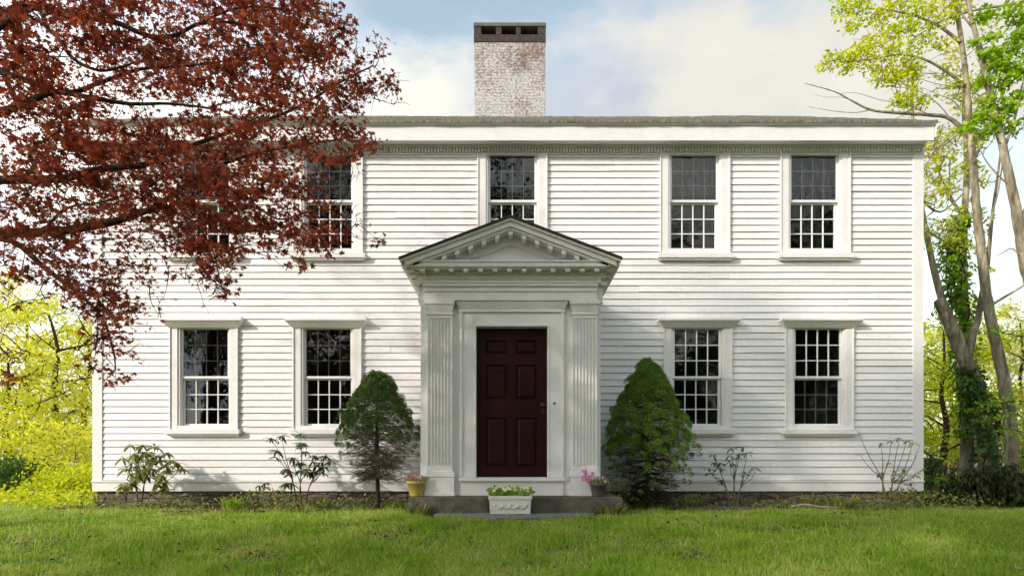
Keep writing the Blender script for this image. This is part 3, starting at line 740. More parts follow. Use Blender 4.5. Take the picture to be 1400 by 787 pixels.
stone('granite_step', 'long dark granite block under the white entrance surround', 'step', [(-1.38,-2.06),(1.46,-2.06),(1.46,-.1),(-1.38,-.1)], -.1, vz(677)-.004, M['granite'], 2, .008)
stone('fieldstone_slab', 'low irregular grey flagstone on the lawn in front of the granite step', 'stone slab',
      [(-.98,-2.1),(-1.0,-2.35),(-.55,-2.62),(-.2,-2.84),(.25,-2.78),(.5,-2.66),(.95,-2.55),(1.02,-2.3),(1.1,-2.08)], -.1, .10, M['slab'], 4, .02)
stone('edging_stone', 'long flat dark stone edging the bed right of the right spruce', 'stone', [(2.5,-.95),(3.6,-.95),(3.7,-.65),(2.45,-.7)], -.05, .09, M['granite'], 6, .025)
stone('edging_stone', 'flat grey stone edging the bed below the rightmost lower window', 'stone', [(4.0,-1.0),(4.95,-1.02),(5.0,-.75),(4.0,-.75)], -.05, .06, M['slab'], 7, .025)

# ------------------------------------------------------------------ planters
tr = empty('flower_trough', 'pale cast stone flower trough with garland relief on the front slab', 'planter', (.0-.02,-2.25,.1))
b = MB(); x0, x1 = wx(669,-2.3), wx(726,-2.3); zb0 = .105; zt0 = wz(682,-2.3); y0, y1 = -2.36, -2.12
b.hexa([(x0+.012,y0+.01,zb0),(x1-.012,y0+.01,zb0),(x1-.012,y1-.01,zb0),(x0+.012,y1-.01,zb0),(x0,y0,zt0),(x1,y0,zt0),(x1,y1,zt0),(x0,y1,zt0)])
b.box(x0-.012, x1+.012, y0-.014, y0+.02, zt0+.001, wz(677.5,-2.35)); b.box(x0-.012, x1+.012, y1-.02, y1+.014, zt0+.001, wz(677.5,-2.35))
b.box(x0-.012, x0+.02, y0+.0205, y1-.0205, zt0+.001, wz(677.5,-2.35)); b.box(x1-.02, x1+.012, y0+.0205, y1-.0205, zt0+.001, wz(677.5,-2.35))
b.build('trough', M['cast'], tr, bevel=.004)
g = MB()
for k in range(5):   # swags
    a = x0+.07+(x1-x0-.14)*k/4
    g.lathe((a, y0-.002, zb0+.115-.012*(k%2)), [(.0,-.02),(.02,-.01),(.022,.0),(.015,.012),(.0,.018)], 10)
for k in range(4):
    a = x0+.07+(x1-x0-.14)*k/4; e = x0+.07+(x1-x0-.14)*(k+1)/4
    g.tube([(a+(e-a)*t/6, y0-.004, zb0+.10-.028*math.sin(PI*t/6)) for t in range(7)], .011, 6)
g.build('garland_relief', M['cast'], tr, True)
b = MB(); b.box(x0+.021, x1-.021, y0+.021, y1-.021, zt0-.02, zt0+.02); b.build('soil', M['soil'], tr)
def bouquet(parent, c, rx, ry, h, nleaf, lsize, lmat, nfl, fs, fmat, stems=True):
    n = nleaf; cen = np.stack([c[0]+rng.uniform(-rx,rx,n), c[1]+rng.uniform(-ry,ry,n), c[2]+rng.uniform(0,h*.7,n)],1)
    d_ = np.stack([(cen[:,0]-c[0])/rx*.7+rng.normal(0,.3,n), rng.normal(-.2,.4,n), rng.uniform(.3,1.2,n)],1)
    V_, f_ = scatter(cen, rng.uniform(.7,1.3,n)*lsize, T_oval(.45), N=np.stack([rng.normal(0,.4,n), -.8+rng.normal(0,.3,n), rng.uniform(.2,.8,n)],1), Dr=d_)
    np_mesh('leaves', V_, f_, lmat, parent)
    ps = []
    for k in range(nfl):
        fc = np.array([c[0]+random.uniform(-rx,rx)*.95, c[1]+random.uniform(-ry,ry)-.02, c[2]+random.uniform(h*.4,h)])
        m = 6; a = np.arange(m)*2*PI/m+random.random(); tilt = np.array([random.uniform(-.3,.3), -.8, .6])
        e1 = np.cross(tilt, [0,0,1]); e1 /= np.linalg.norm(e1); e2 = np.cross(tilt, e1); e2 /= np.linalg.norm(e2)
        dd = np.cos(a)[:,None]*e1+np.sin(a)[:,None]*e2
        V_, f_ = scatter(np.repeat(fc[None],m,0), fs, T_oval(.8), N=np.repeat(tilt[None],m,0)-dd*.35, Dr=dd+tilt*.2); np_mesh('flower', V_, f_, fmat, parent)
bouquet(tr, ((x0+x1)/2, -2.24, zt0+.01), .25, .09, .15, 170, .075, M['hosta'], 14, .026, M['petal_white'])
def pot(label, px, py0, py1, Y, r0, r1, mat, leafm, petm, flw=9):
    x = wx(px,Y); zb = vz(677); zt = wz(py1, Y)
    o = empty('flower_pot', label, 'flower pot', (x,Y,zb))
    m = MB(); h = zt-zb; m.lathe((x,Y,zb), [(r0,0),(r0*1.02,.01),(r1*.97,h*.8),(r1*1.08,h*.81),(r1*1.1,h),(r1*.98,h),(r1*.9,h*.88)], 28); m.build('pot', mat, o, True)
    m = MB(); m.lathe((x,Y,zb), [(r1*.86,h*.80),(r1*.86,h*.90)], 20); m.build('soil', M['soil'], o)
    bouquet(o, (x,Y,zt-.02), r1*1.1, r1*.8, .10, 60, .05, leafm, flw, .024, petm)
    return o
pot('mustard yellow pot of small rose flowers at the left end of the granite step', 569, 678, 657, -1.93, .085, .12, M['ypot'], M['weed'], M['petal_rose'], 16)
pot('dark brown pot with a pink bloom right of the entrance pilaster', 818, 678, 660, -1.96, .085, .11, M['dpot'], M['weed'], M['petal_pink'], 4)
# big pink bloom hanging from the dark pot at its left
o = [q for q in C.objects if q.get('label','').startswith('dark brown pot')][0]
ps = []
for k in range(22):
    fc = np.array(P(804+random.uniform(-7,7), 648+random.uniform(-6,7), -2.0+random.uniform(-.05,.05)))
    m = 5; dd = rng.normal(size=(m,3)); ps.append(scatter(np.repeat(fc[None],m,0), .035, T_oval(.9), N=dd*.4+np.array([0,-1,.3]), Dr=dd))
V_, f_ = merge(ps); np_mesh('bloom', V_, f_, M['petal_pink'], o)

# ------------------------------------------------------------------ plants and trees
def smooth_path(pts, k=4):
    pts = [Vector(p) for p in pts]; out = []
    for i in range(len(pts)-1):
        p0 = pts[max(i-1,0)]; p1 = pts[i]; p2 = pts[i+1]; p3 = pts[min(i+2,len(pts)-1)]
        for j in range(k):
            t = j/k
            out.append(.5*((2*p1)+(p2-p0)*t+(2*p0-5*p1+4*p2-p3)*t*t+(3*p1-p0-3*p2+p3)*t**3))
    out.append(pts[-1]); return out
def tree(name, label, cat, branches, tips, tmpl, lsize, lmat, bmat, group=None, up=1.2, seed=1, twig=.008, trunk_n=9, crown_name='crown', split=True, droop=0, twigs_in=2, sides=4):
    """branches [(pts, r0, r1)] first one is the trunk; tips [(centre, radius, nleaf[, flat])]"""
    rg = np.random.default_rng(seed); rr = random.Random(seed)
    base = Vector(branches[0][0][0]); root = empty(name, label, cat, base, group)
    samples = []
    tb = MB(); bb = MB()
    for i, (pts, r0, r1) in enumerate(branches):
        sp = smooth_path(pts, 4 if i else 6); n = len(sp)
        rad = [r0+(r1-r0)*(k/(n-1))**.85 for k in range(n)]
        if i == 0: rad[0] *= 1.25
        sp = [p+Vector((rr.uniform(-1,1),rr.uniform(-1,1),rr.uniform(-1,1)))*rad[k]*.09 for k, p in enumerate(sp)]
        (tb if i == 0 else bb).tube(sp, rad, 12 if i == 0 else 7)
        samples += [(p.x,p.y,p.z) for p in sp]
    S0 = np.array(samples); S = np.zeros((len(S0)+2*len(tips)+8,3)); S[:len(S0)] = S0; ns = len(S0)
    cs = []
    dist = [float(np.min(np.sum((S0-np.array(t_[0]))**2,1))) for t_ in tips]
    for ti in np.argsort(dist):
        tp = tips[int(ti)]
        c = Vector(tp[0]); rad = tp[1]; nl = int(tp[2]); fl = tp[3] if len(tp) > 3 else .7
        Q = S[:ns]; dd_ = np.sqrt(np.sum((Q-np.array(c))**2,1)); j = int(np.argmin(dd_ + .10*np.sqrt(np.sum((Q-np.array(base))**2,1)))); a = Vector(Q[j])
        mid = (a+c)/2+Vector((rr.uniform(-1,1),rr.uniform(-1,1),rr.uniform(-.3,1)))*(c-a).length*.15
        L = (c-a).length; S[ns] = mid; S[ns+1] = c; ns += 2
        if L > .02: bb.tube(smooth_path([a,mid,c],3), [twig*(1.0+1.2*min(L,2))*(1-.75*k/6) for k in range(7)], sides, False)
        for k in range(twigs_in):
            q = c+Vector((rr.gauss(0,1),rr.gauss(0,1),rr.gauss(0,.5)))*rad*.7
            bb.tube([mid.lerp(c,.7), (c+q)/2+Vector((0,0,.03)), q], [twig*.8,twig*.55,twig*.3], 3, False)
        if nl > 0:
            g = rg.normal(size=(nl,3)); g = g/np.maximum(1,np.linalg.norm(g,axis=1,keepdims=True)/1.9)*rad*.62; g[:,2] *= fl
            cs.append(np.array(c)+g)
    tb.build('trunk', bmat, root, True)
    if bb.v: bb.build('limbs', bmat, root, True)
    if cs:
        cen = np.concatenate(cs); n = len(cen)
        N = rg.normal(size=(n,3))+np.array([0,0,up]); Dr = rg.normal(size=(n,3))+np.array([0,0,-droop])
        V, f = scatter(cen, rg.uniform(.5,1.3,n)*lsize, tmpl, N=N, Dr=Dr, rg=rg)
        np_mesh(crown_name, V, f, lmat, root)
    return root

# ---- red maple: trunk out of frame on the left, boughs reach in
DM = """
7579986457778999873000
9544786236558999857100
5854679987678899867240
8974248699888897774610
8887447689877888678855
5686874225655657677631
4667554334655665464300
6787888788768865777840
6688999988768786565610
5677887878788988532100
5544357888988898730000
6766568999888788554100
6777777558888888765200
5676443345788434652030
4566454443474001400000
3345776520355000000000
2113487510013000000000
0000177310000000000000
0000155100000000000000
4100155100000000000000
4100025000000000000000
""".split()
tips = []; rr = random.Random(21)
for r_ in range(-5, len(DM)):
    for c_ in range(-9, 22):
        if r_ < 0: 
            dens = 7 if c_ < 17+r_*.5 else 0
            if c_ < 0: dens = 6
        elif c_ < 0:
            dens = 6 if r_ < 14 else 3 if r_ < 18 else 0
        else: dens = int(DM[r_][c_])
        if dens == 0 or (r_ < 0 and rr.random() < .15): continue
        for k in range(2):
            Y = -4.0+rr.uniform(-1.1,1.5)-(.4 if c_ < 6 else 0)
            if c_ > 17: Y = -3.6+rr.uniform(-.6,.7)
            px = c_*25+rr.uniform(2,23); py = r_*25+rr.uniform(2,23)
            q = P(px, py, Y); s = (D0+Y)/F
            nl = dens**1.95*.93*(1 if r_ >= 0 and c_ >= 0 else .4)
            tips.append((q, 17*s, nl+rr.random(), .55))
def PP(l): return [P(a,b,c) for a,b,c in l]
T0 = Vector((-7.6,-4.3,gzf(-7.6,-4.3)-.05))
mb_ = [([T0, (-7.5,-4.3,1.0), (-7.3,-4.2,2.0), (-7.2,-4.2,3.2), (-7.0,-4.1,4.6), (-6.7,-4.1,6.2), (-6.5,-4.0,7.2)], .17, .05),
 ([(-7.2,-4.2,3.4)]+PP([(-60,20,-4.2),(0,22,-4.2),(33,7,-4.2),(66,13,-4.1),(115,23,-4.1),(158,31,-4),(205,50,-4),(241,48,-4),(271,33,-4),(317,31,-3.9),(350,40,-3.8)]), .05, .010),
 ([(-7.25,-4.2,2.8)]+PP([(-60,90,-4),(0,98,-4),(40,112,-4),(92,127,-3.9),(140,112,-3.8),(190,95,-3.7),(260,90,-3.6),(330,80,-3.5)]), .045, .008),
 ([(-7.3,-4.2,2.2)]+PP([(-60,170,-4.3),(0,155,-4.3),(33,142,-4.3),(76,126,-4.3),(125,134,-4.3),(178,142,-4.2),(235,142,-4.2),(300,150,-4.1)]), .05, .008),
 ([(-7.2,-4.2,3.1)]+PP([(10,30,-4.5),(66,40,-4.5),(99,79,-4.5),(132,96,-4.5),(158,94,-4.4),(200,80,-4.3)]), .03, .006),
 ([(-7.35,-4.2,1.9)]+PP([(-60,250,-3.9),(0,246,-3.9),(83,244,-3.9),(139,231,-3.8),(198,225,-3.8),(225,211,-3.7),(264,198,-3.6),(330,175,-3.4),(400,150,-3.3),(470,110,-3.3),(510,90,-3.3)]), .055, .007),
 ([(-7.4,-4.2,1.6)]+PP([(-60,325,-4),(0,319,-4),(76,316,-4),(132,308,-4),(172,298,-4),(211,283,-3.9),(245,260,-3.8),(274,240,-3.7),(330,215,-3.5),(400,200,-3.4),(470,190,-3.4)]), .06, .008),
 ([P(-40,322,-4)]+PP([(17,330,-4.2),(60,365,-4.3),(86,385,-4.3),(112,405,-4.3),(140,435,-4.3),(155,480,-4.3),(158,505,-4.3)]), .035, .005),
 (PP([(211,283,-3.9),(260,300,-3.8),(290,340,-3.8),(300,380,-3.8),(310,410,-3.8)]), .014, .004),
 (PP([(274,240,-3.7),(330,265,-3.6),(380,300,-3.5),(430,290,-3.5),(475,320,-3.5)]), .014, .004),
 (PP([(60,316,-4),(90,285,-4.4),(140,276,-4.5),(200,255,-4.6)]), .016, .004),
 (PP([(-60,325,-4),(-40,400,-4.6),(-10,460,-4.8),(15,490,-4.8)]), .02, .004),
 (PP([(271,33,-4),(330,10,-3.8),(400,15,-3.7),(440,30,-3.6)]), .014, .004)]
tree('japanese_maple', 'red leaved maple reaching over the left half of the house from the left', 'maple tree', mb_, tips, T_maple(), .072, M['maple'], M['bark_maple'], None, 1.5, 5, .0045, droop=.5, twigs_in=2, sides=3)

# ---- generic free-standing tree
def make_tree(name, label, cat, base, H, R, tr_r, nlimb, ntip, nleaf, lsize, lmat, bmat, group=None, seed=1, crown0=.35, tip_r=.6, tmpl=None, lean=(0,0), up=.8, twig=.012, flat=.7):
    rr = random.Random(seed); base = Vector(base)
    top = base+Vector((lean[0],lean[1],H*.88)); tr_ = [base+Vector((0,0,-.1))]
    for k in range(1,6):
        t = k/5; tr_.append(base.lerp(top, t)+Vector((rr.uniform(-1,1),rr.uniform(-1,1),0))*H*.02)
    br = [(tr_, tr_r, tr_r*.18)]; tips = []
    for i in range(nlimb):
        t = crown0*.7+(1-crown0*.7)*(i/nlimb)*.85; k = t*5; a = tr_[int(k)].lerp(tr_[min(5,int(k)+1)], k-int(k))
        th = i*2.4+rr.uniform(-.4,.4); reach = R*math.sqrt(max(.1,1-((t-.55)/.6)**2))*rr.uniform(.75,1.0)
        e = a+Vector((math.cos(th)*reach, math.sin(th)*reach, H*rr.uniform(.06,.2)))
        m = a.lerp(e,.5)+Vector((rr.uniform(-1,1),rr.uniform(-1,1),rr.uniform(-.5,.6)))*reach*.12
        br.append(([a,m,e], tr_r*.38*(1-t*.5), tr_r*.07))
    for i in range(ntip):
        th = rr.uniform(0,2*PI); u = rr.uniform(-1,1); q = rr.uniform(.35,1)**.5
        rr_ = math.sqrt(1-u*u)*R*q
        c = base+Vector((lean[0]*.7,lean[1]*.7,H*(crown0+(1-crown0)*(.5+.5*u*q))))+Vector((math.cos(th)*rr_, math.sin(th)*rr_, 0))
        tips.append((c, tip_r*rr.uniform(.6,1.25), nleaf*rr.uniform(.4,1.3), flat))
    return tree(name, label, cat, br, tips, tmpl or T_rhomb(.6), lsize, lmat, bmat, group, up, seed, twig)
G1 = 'yellow green spring trees behind the house on the left'
def bx_(px, Y): return wx(px, Y)
LT = [ # px, Y, H, R, seed, mat, label
 (75, 9, 6.2, 2.3, 1, 'yg', 'bright yellow green tree with dark forked trunk nearest the left corner of the house'),
 (-40, 13, 8.5, 3.2, 2, 'yg', 'tall yellow tree at the left edge of the lawn behind the others'),
 (40, 21, 10.0, 3.8, 3, 'ygpale', 'pale distant yellow tree showing between the maple leaves on the left'),
 (118, 14, 6.6, 2.2, 4, 'yg', 'small yellow tree partly hidden by the left corner of the house'),
 (-150, 10, 7.5, 3.0, 5, 'lime', 'lime green tree beyond the left edge of the lawn'),
 (10, 7.0, 4.2, 1.8, 6, 'yg', 'low spreading yellow green understorey tree left of the house')]
for (px, Y, H, R, sd, mt, lb) in LT:
    make_tree('spring_tree', lb, 'tree', (bx_(px,Y),Y,0), H, R, .10+H*.012, 12, 105, 62, .12 if Y < 12 else .15, M[mt], M['bark_dark'], G1, sd, .12, .42, twig=.010)
for i, (px, Y, h, R, mt, lb) in enumerate([(105,4.6,2.0,1.3,'yg','rounded yellow bush beside the left corner of the house'),(45,5.5,2.3,1.6,'yg','wide yellow bush in the middle of the left thicket'),(-10,6.5,2.6,1.8,'lime','lime bush at the left end of the thicket'),(20,3.2,.75,.7,'ivy','low dark green bush at the left edge of the lawn'),(95,3.0,.6,.8,'lime','low bright green bush at the foot of the left thicket'),(150,7.5,2.8,1.5,'yg','yellow bush just showing behind the left corner board')]):
    make_tree('bush', lb, 'bush', (bx_(px,Y),Y,0), h, R, .03, 8, 50, 80, .085, M[mt], M['twig'], 'bushes at the left edge of the lawn', 30+i, .1, .32, twig=.006)

# ---- right hand trees
TRG = 'bare trunked trees right of the house'
def blob(l): # (px,py,Y,rpx,n)
    return [(P(a,b,Y), r_*(D0+Y)/F, n, .6) for a,b,Y,r_,n in l]
def spread(px0,px1,py0,py1,Y0,Y1,n,r,nl,seed):
    q = random.Random(seed); return [(P(q.uniform(px0,px1),q.uniform(py0,py1),q.uniform(Y0,Y1)), r*q.uniform(.6,1.3), nl*q.uniform(.5,1.3), .6) for _ in range(n)]
def gp(px, Y): x = wx(px,Y); return Vector((x,Y,gzf(x,Y)-.1))
# leaning trunk with broken top
tree('leaning_tree', 'leaning grey trunk with a broken off stub and dark ivy round its base', 'tree',
 [([gp(1352,3.6)]+PP([(1350,600,3.6),(1342,550,3.6),(1325,505,3.6),(1306,460,3.6),(1291,425,3.6),(1283,410,3.6)]), .225, .11),
  (PP([(1300,445,3.6),(1285,400,3.7),(1275,360,3.8),(1266,315,3.9),(1258,270,4.0),(1250,200,4.1),(1246,120,4.3)]), .09, .03),
  (PP([(1322,498,3.6),(1328,465,3.5),(1336,440,3.5),(1343,400,3.4),(1350,360,3.4),(1356,300,3.4),(1364,240,3.4),(1370,190,3.4)]), .10, .012),
  (PP([(1266,315,3.9),(1290,330,4),(1305,345,4)]), .03, .01),
  (PP([(1258,270,4.0),(1285,290,4.2),(1320,262,4.3),(1350,235,4.4)]), .03, .008)],
 spread(1245,1300,180,330,3.6,4.6,26,.28,46,3)+blob([(1275,205,4,14,40),(1300,215,4,14,40),(1262,225,4,12,30),(1250,150,4.2,14,30)]), T_rhomb(.6), .09, M['ygpale'], M['bark'], TRG, .6, 41, .012)
# ivy: its own plant climbing the trunk
def ivy(name, label, pts, rad, n, lsize, mat, seed, cat='ivy', group=None):
    rg = np.random.default_rng(seed); sp = smooth_path(pts, 8); o = empty(name, label, cat, sp[0], group)
    st = MB()
    for k in range(3): st.tube([p+Vector((math.cos(i*.3+k*2),math.sin(i*.3+k*2),0))*rad(i/len(sp))*.5 for i, p in enumerate(sp)], .015, 5)
    st.build('stems', M['bark_dark'], o)
    t = rg.uniform(0, len(sp)-1.001, n); i = t.astype(int); A = np.array([tuple(p) for p in sp]); c = A[i]+(A[i+1]-A[i])*(t-i)[:,None]
    th = rg.uniform(0,2*PI,n); lump = .7+.5*np.sin(c[:,2]*5+th*2)+.3*np.sin(c[:,2]*13)
    R_ = np.array([rad(x/len(sp)) for x in t])*lump*rg.uniform(.5,1.15,n)
    off = np.stack([np.cos(th), np.sin(th), rg.normal(0,.2,n)],1)
    V, f = scatter(c+off*R_[:,None], rg.uniform(.6,1.2,n)*lsize, T_rhomb(.85), N=off+np.array([0,0,.5])+rg.normal(size=(n,3))*.35, Dr=rg.normal(size=(n,3))+np.array([0,0,-1]), rg=rg)
    np_mesh('leaves', V, f, mat, o); return o
ivy('ivy', 'dark ivy wrapped round the base of the leaning trunk', [gp(1350,3.55)+Vector((0,0,.1))]+PP([(1350,610,3.55),(1348,570,3.55),(1335,535,3.55),(1325,505,3.55)]), lambda t: .36-.12*t, 3200, .10, M['ivy'], 5, 'ivy', 'ivy on the right hand trunks')
tree('ivy_clad_tree', 'slim upright tree hidden in bright ivy between the house and the leaning trunk', 'tree',
 [([gp(1322,4.2)]+PP([(1322,600,4.2),(1320,520,4.2),(1318,440,4.2),(1316,360,4.2),(1318,300,4.2),(1322,220,4.2),(1318,150,4.3),(1322,90,4.3)]), .17, .03),
  (PP([(1320,240,4.2),(1350,180,4.3),(1362,120,4.3),(1380,60,4.3)]), .04, .01),(PP([(1318,300,4.2),(1290,250,4.3),(1275,210,4.3)]), .03, .01)],
 spread(1290,1360,60,200,3.8,4.8,20,.25,44,8), T_rhomb(.6), .09, M['ygpale'], M['bark'], TRG, .6, 42, .012)
ivy('ivy', 'bright green ivy column on the slim upright trunk', PP([(1320,600,4.15),(1318,520,4.15),(1314,440,4.15),(1308,390,4.15),(1305,340,4.15),(1312,300,4.15)]), lambda t: .20+.16*math.sin(t*PI), 3400, .11, M['green'], 6, 'ivy', 'ivy on the right hand trunks')
# straight pale trunk
tips2 = blob([(1150,15,3,14,90),(1175,8,3,16,120),(1200,22,3,18,150),(1225,8,3,18,150),(1250,20,3,18,150),(1275,10,3,16,120),(1165,35,3,12,70),(1215,45,3,16,140),(1240,40,3,14,110),(1190,60,2.8,15,120),(1215,70,2.8,15,130),(1165,78,2.8,14,110),(1145,82,2.8,13,80),(1125,90,2.8,9,40),(1190,85,2.8,14,110),(1205,90,2.7,12,70),(1235,85,2.8,14,110),(1250,92,2.8,12,90),(1205,108,2.8,12,80),(1225,105,2.8,12,90),(1245,60,2.9,12,60),(1265,50,3,12,50),(1228,140,2.9,11,60),(1245,132,2.9,12,60),(1262,140,2.9,10,40),(1280,30,3,14,90),(1300,20,3,14,70),(1300,0,3,16,90),(1180,-15,3,18,120),(1240,-15,3,18,120),(1150,-10,3,14,60)])
tree('overhanging_tree', 'tall pale trunked tree with lime leaves reaching over the right end of the roof', 'tree',
 [([gp(1384,2.9)]+PP([(1383,600,2.9),(1377,545,2.9),(1366,490,2.9),(1355,440,2.9),(1346,385,2.9),(1340,330,2.9),(1335,280,2.9),(1330,220,2.9),(1326,170,3),(1322,120,3),(1315,60,3.1),(1305,-10,3.2),(1300,-80,3.2)]), .14, .035),
  (PP([(1328,190,3),(1300,163,3),(1270,157,3),(1220,154,3),(1190,150,3),(1165,138,3),(1140,125,3),(1100,114,3)]), .05, .006),
  (PP([(1190,150,3),(1170,154,3),(1140,152,3),(1105,146,3)]), .012, .004),
  (PP([(1270,157,3),(1240,143,3),(1205,137,3),(1170,127,3),(1150,128,3)]), .010, .003),(PP([(1240,155,3),(1215,166,3),(1190,172,3)]), .008, .003),
  (PP([(1300,163,3),(1280,140,2.9),(1250,122,2.9),(1215,118,2.9),(1180,105,2.9)]), .012, .003),(PP([(1322,120,3),(1300,118,3),(1270,112,3),(1235,98,3)]), .012, .003),
  (PP([(1326,170,3),(1305,140,3),(1280,128,3),(1255,118,3)]), .012, .003),(PP([(1165,138,3),(1150,133,3),(1130,133,3),(1112,129,3)]), .006, .002),
  (PP([(1318,80,3),(1340,60,3),(1362,30,3),(1380,5,3)]), .012, .004),(PP([(1330,220,2.9),(1355,195,2.9),(1372,160,2.9)]), .012, .003),
  (PP([(1322,120,3),(1290,95,2.9),(1260,80,2.8),(1230,75,2.8),(1200,80,2.8),(1160,85,2.8)]), .035, .008),
  (PP([(1315,60,3.1),(1290,40,3),(1260,25,3),(1220,15,3),(1180,12,3)]), .04, .008),
  (PP([(1400,3,2.7),(1370,8,2.8),(1330,15,2.9),(1290,28,3),(1265,42,3),(1240,60,3)]), .035, .01),
  (PP([(1300,-20,3.1),(1310,10,2.9),(1330,40,2.8),(1345,70,2.8),(1352,95,2.8)]), .03, .008),
  (PP([(1345,380,2.9),(1352,350,2.9),(1353,310,2.8),(1365,260,2.8),(1372,220,2.8),(1385,200,2.8)]), .03, .006),
  (PP([(1350,420,2.9),(1375,405,2.8),(1400,390,2.7),(1430,370,2.7)]), .03, .012),
  (PP([(1326,170,3),(1290,200,3),(1255,235,3),(1240,250,3.1)]), .02, .005),
  (PP([(1333,260,2.9),(1310,300,2.9),(1290,315,3)]), .018, .004)],
 [(a,b,c*1.25,d) for a,b,c,d in tips2]+blob([(1270,60,3,14,70),(1290,60,3,12,60),(1320,5,3,14,90),(1135,75,2.8,8,40),(1160,95,2.8,9,60),(1175,70,2.8,12,100),(1300,85,3,11,40),(1250,110,2.9,11,60),(1335,120,3,9,30),(1345,140,3,9,30),(1340,200,3,10,36),(1330,230,3,10,36),(1345,250,3,9,36),(1335,290,3,9,36),(1348,300,3,9,30),(1342,340,3,9,36),(1350,370,3,8,30),(1275,190,3,12,40),(1290,215,3,12,40),(1265,235,3,12,40),(1305,235,3,12,40),(1310,110,3,12,30),(1350,35,3,14,60)])+spread(1230,1345,95,340,2.8,3.6,60,.16,34,77), T_oval(.5), .09, M['lime'], M['bark'], TRG, .7, 43, .009, twigs_in=4)
tips3 = blob([(1350,75,2.2,12,60),(1365,90,2.2,14,100),(1380,70,2.2,14,90),(1395,50,2.2,14,100),(1375,110,2.2,13,90),(1390,95,2.2,12,60),(1345,110,2.2,10,40),(1355,140,2.2,12,80),(1375,150,2.2,12,80),(1340,160,2.2,10,50),(1360,170,2.2,12,80),(1345,185,2.2,10,50),(1325,175,2.2,9,30),(1385,175,2.2,11,50),(1395,130,2.2,10,50),(1345,20,2.2,12,60),(1380,15,2.2,14,70),(1400,25,2.2,14,70),(1420,90,2.2,20,120),(1430,150,2.2,20,120),(1430,20,2.2,22,120),(1360,50,2.2,9,30),(1330,60,2.3,9,26)])
tree('leafy_tree', 'thick leaning tree with fresh green leaves at the right edge', 'tree',
 [([gp(1455,2.2)]+PP([(1448,600,2.2),(1436,500,2.2),(1418,420,2.2),(1402,360,2.2),(1393,310,2.2),(1383,255,2.2),(1372,205,2.2),(1358,150,2.2),(1345,90,2.3),(1332,40,2.3),(1318,-20,2.3)]), .155, .035),
  (PP([(1372,205,2.2),(1385,170,2.2),(1395,130,2.2),(1405,80,2.2)]), .035, .01),
  (PP([(1393,310,2.2),(1420,250,2.2),(1440,180,2.2),(1450,100,2.2)]), .08, .02),
  (PP([(1383,255,2.2),(1365,240,2.2),(1345,215,2.2),(1335,185,2.2)]), .02, .006),
  (PP([(1390,190,2.2),(1370,170,2.2),(1350,165,2.2)]), .014, .005),
  (PP([(1402,360,2.2),(1385,340,2.2),(1372,345,2.3),(1362,350,2.3)]), .012, .005)],
 [(a,b,c*1.7,d) for a,b,c,d in tips3], T_oval(.55), .11, M['lime_green'], M['bark'], TRG, .7, 44, .010)
# green foliage layer low on the right: understorey
tree('hemlock', 'broad flat green branches crossing the trunks at the right edge', 'tree',
 [([gp(1440,1.8)]+PP([(1440,600,1.8),(1438,520,1.8),(1436,440,1.8)]), .06, .02),
  (PP([(1440,560,1.8),(1400,548,1.7),(1360,552,1.7),(1335,560,1.7)]), .02, .006),(PP([(1438,470,1.8),(1400,460,1.7),(1370,455,1.7)]), .015, .005),
  (PP([(1440,600,1.8),(1400,590,1.7),(1370,585,1.7)]), .018, .005)],
 [(P(a,b,1.7+random.uniform(-.3,.3)), .17, 60, .28) for a,b in ((1335,560),(1350,552),(1365,548),(1380,545),(1395,552),(1345,575),(1365,570),(1385,565),(1400,575),(1375,588),(1395,592),(1400,530),(1385,535),(1370,456),(1390,462),(1400,455),(1360,450),(1420,540),(1420,580))], T_rhomb(.5), .06, M['green'], M['bark_dark'], None, 1.6, 45, .006)
G2 = 'background trees behind the fence on the right'
for (px, Y, H, R, sd, mt, lb) in [
 (1290, 9.0, 5.6, 2.0, 61, 'lime', 'fresh green sapling just right of the house corner'),
 (1300, 15, 7.2, 3.0, 62, 'ygpale', 'pale yellow tree behind the picket fence near the house'),
 (1400, 13, 7.0, 2.8, 63, 'ygpale', 'pale leafy tree behind the trunks at the right edge'),
 (1345, 20, 9.0, 3.6, 64, 'yg', 'farthest yellow tree in the gap between the right hand trunks'),
 (1480, 17, 9.5, 3.6, 65, 'ygpale', 'tall pale tree outside the right edge'),
 (1235, 14, 6.4, 2.4, 66, 'lime', 'lime tree peeping out behind the right corner board')]:
    make_tree('woodland_tree', lb, 'tree', (bx_(px,Y),Y,0), H, R, .08+H*.01, 10, 100, 75, .12 if Y < 12 else .15, M[mt], M['bark_dark'], G2, sd, .1, .45, twig=.010)
for i, (px, Y, h, R, mt, lb) in enumerate([(1325,11.5,2.2,1.1,'ygpale','pale bush just behind the picket fence'),(1380,8.5,3.2,1.8,'yg','pale bush filling the gap behind the right hand trunks'),(1274,1.0,1.0,.09,'ivy','narrow dark shrub against the right corner of the house'),(1300,2.6,.34,.7,'green','low green plants under the fence'),(1420,7.0,2.4,1.4,'green','green bush behind the trunk at the right edge')]):
    make_tree('bush', lb, 'bush', (bx_(px,Y),Y,0), h, R, .025 if R > .5 else .012, 8, 50, 90 if R > .5 else 30, .085 if R > .5 else .045, M[mt], M['twig'], 'bushes beside the right hand fence', 70+i, .05, .28 if R > .5 else .09, twig=.006)
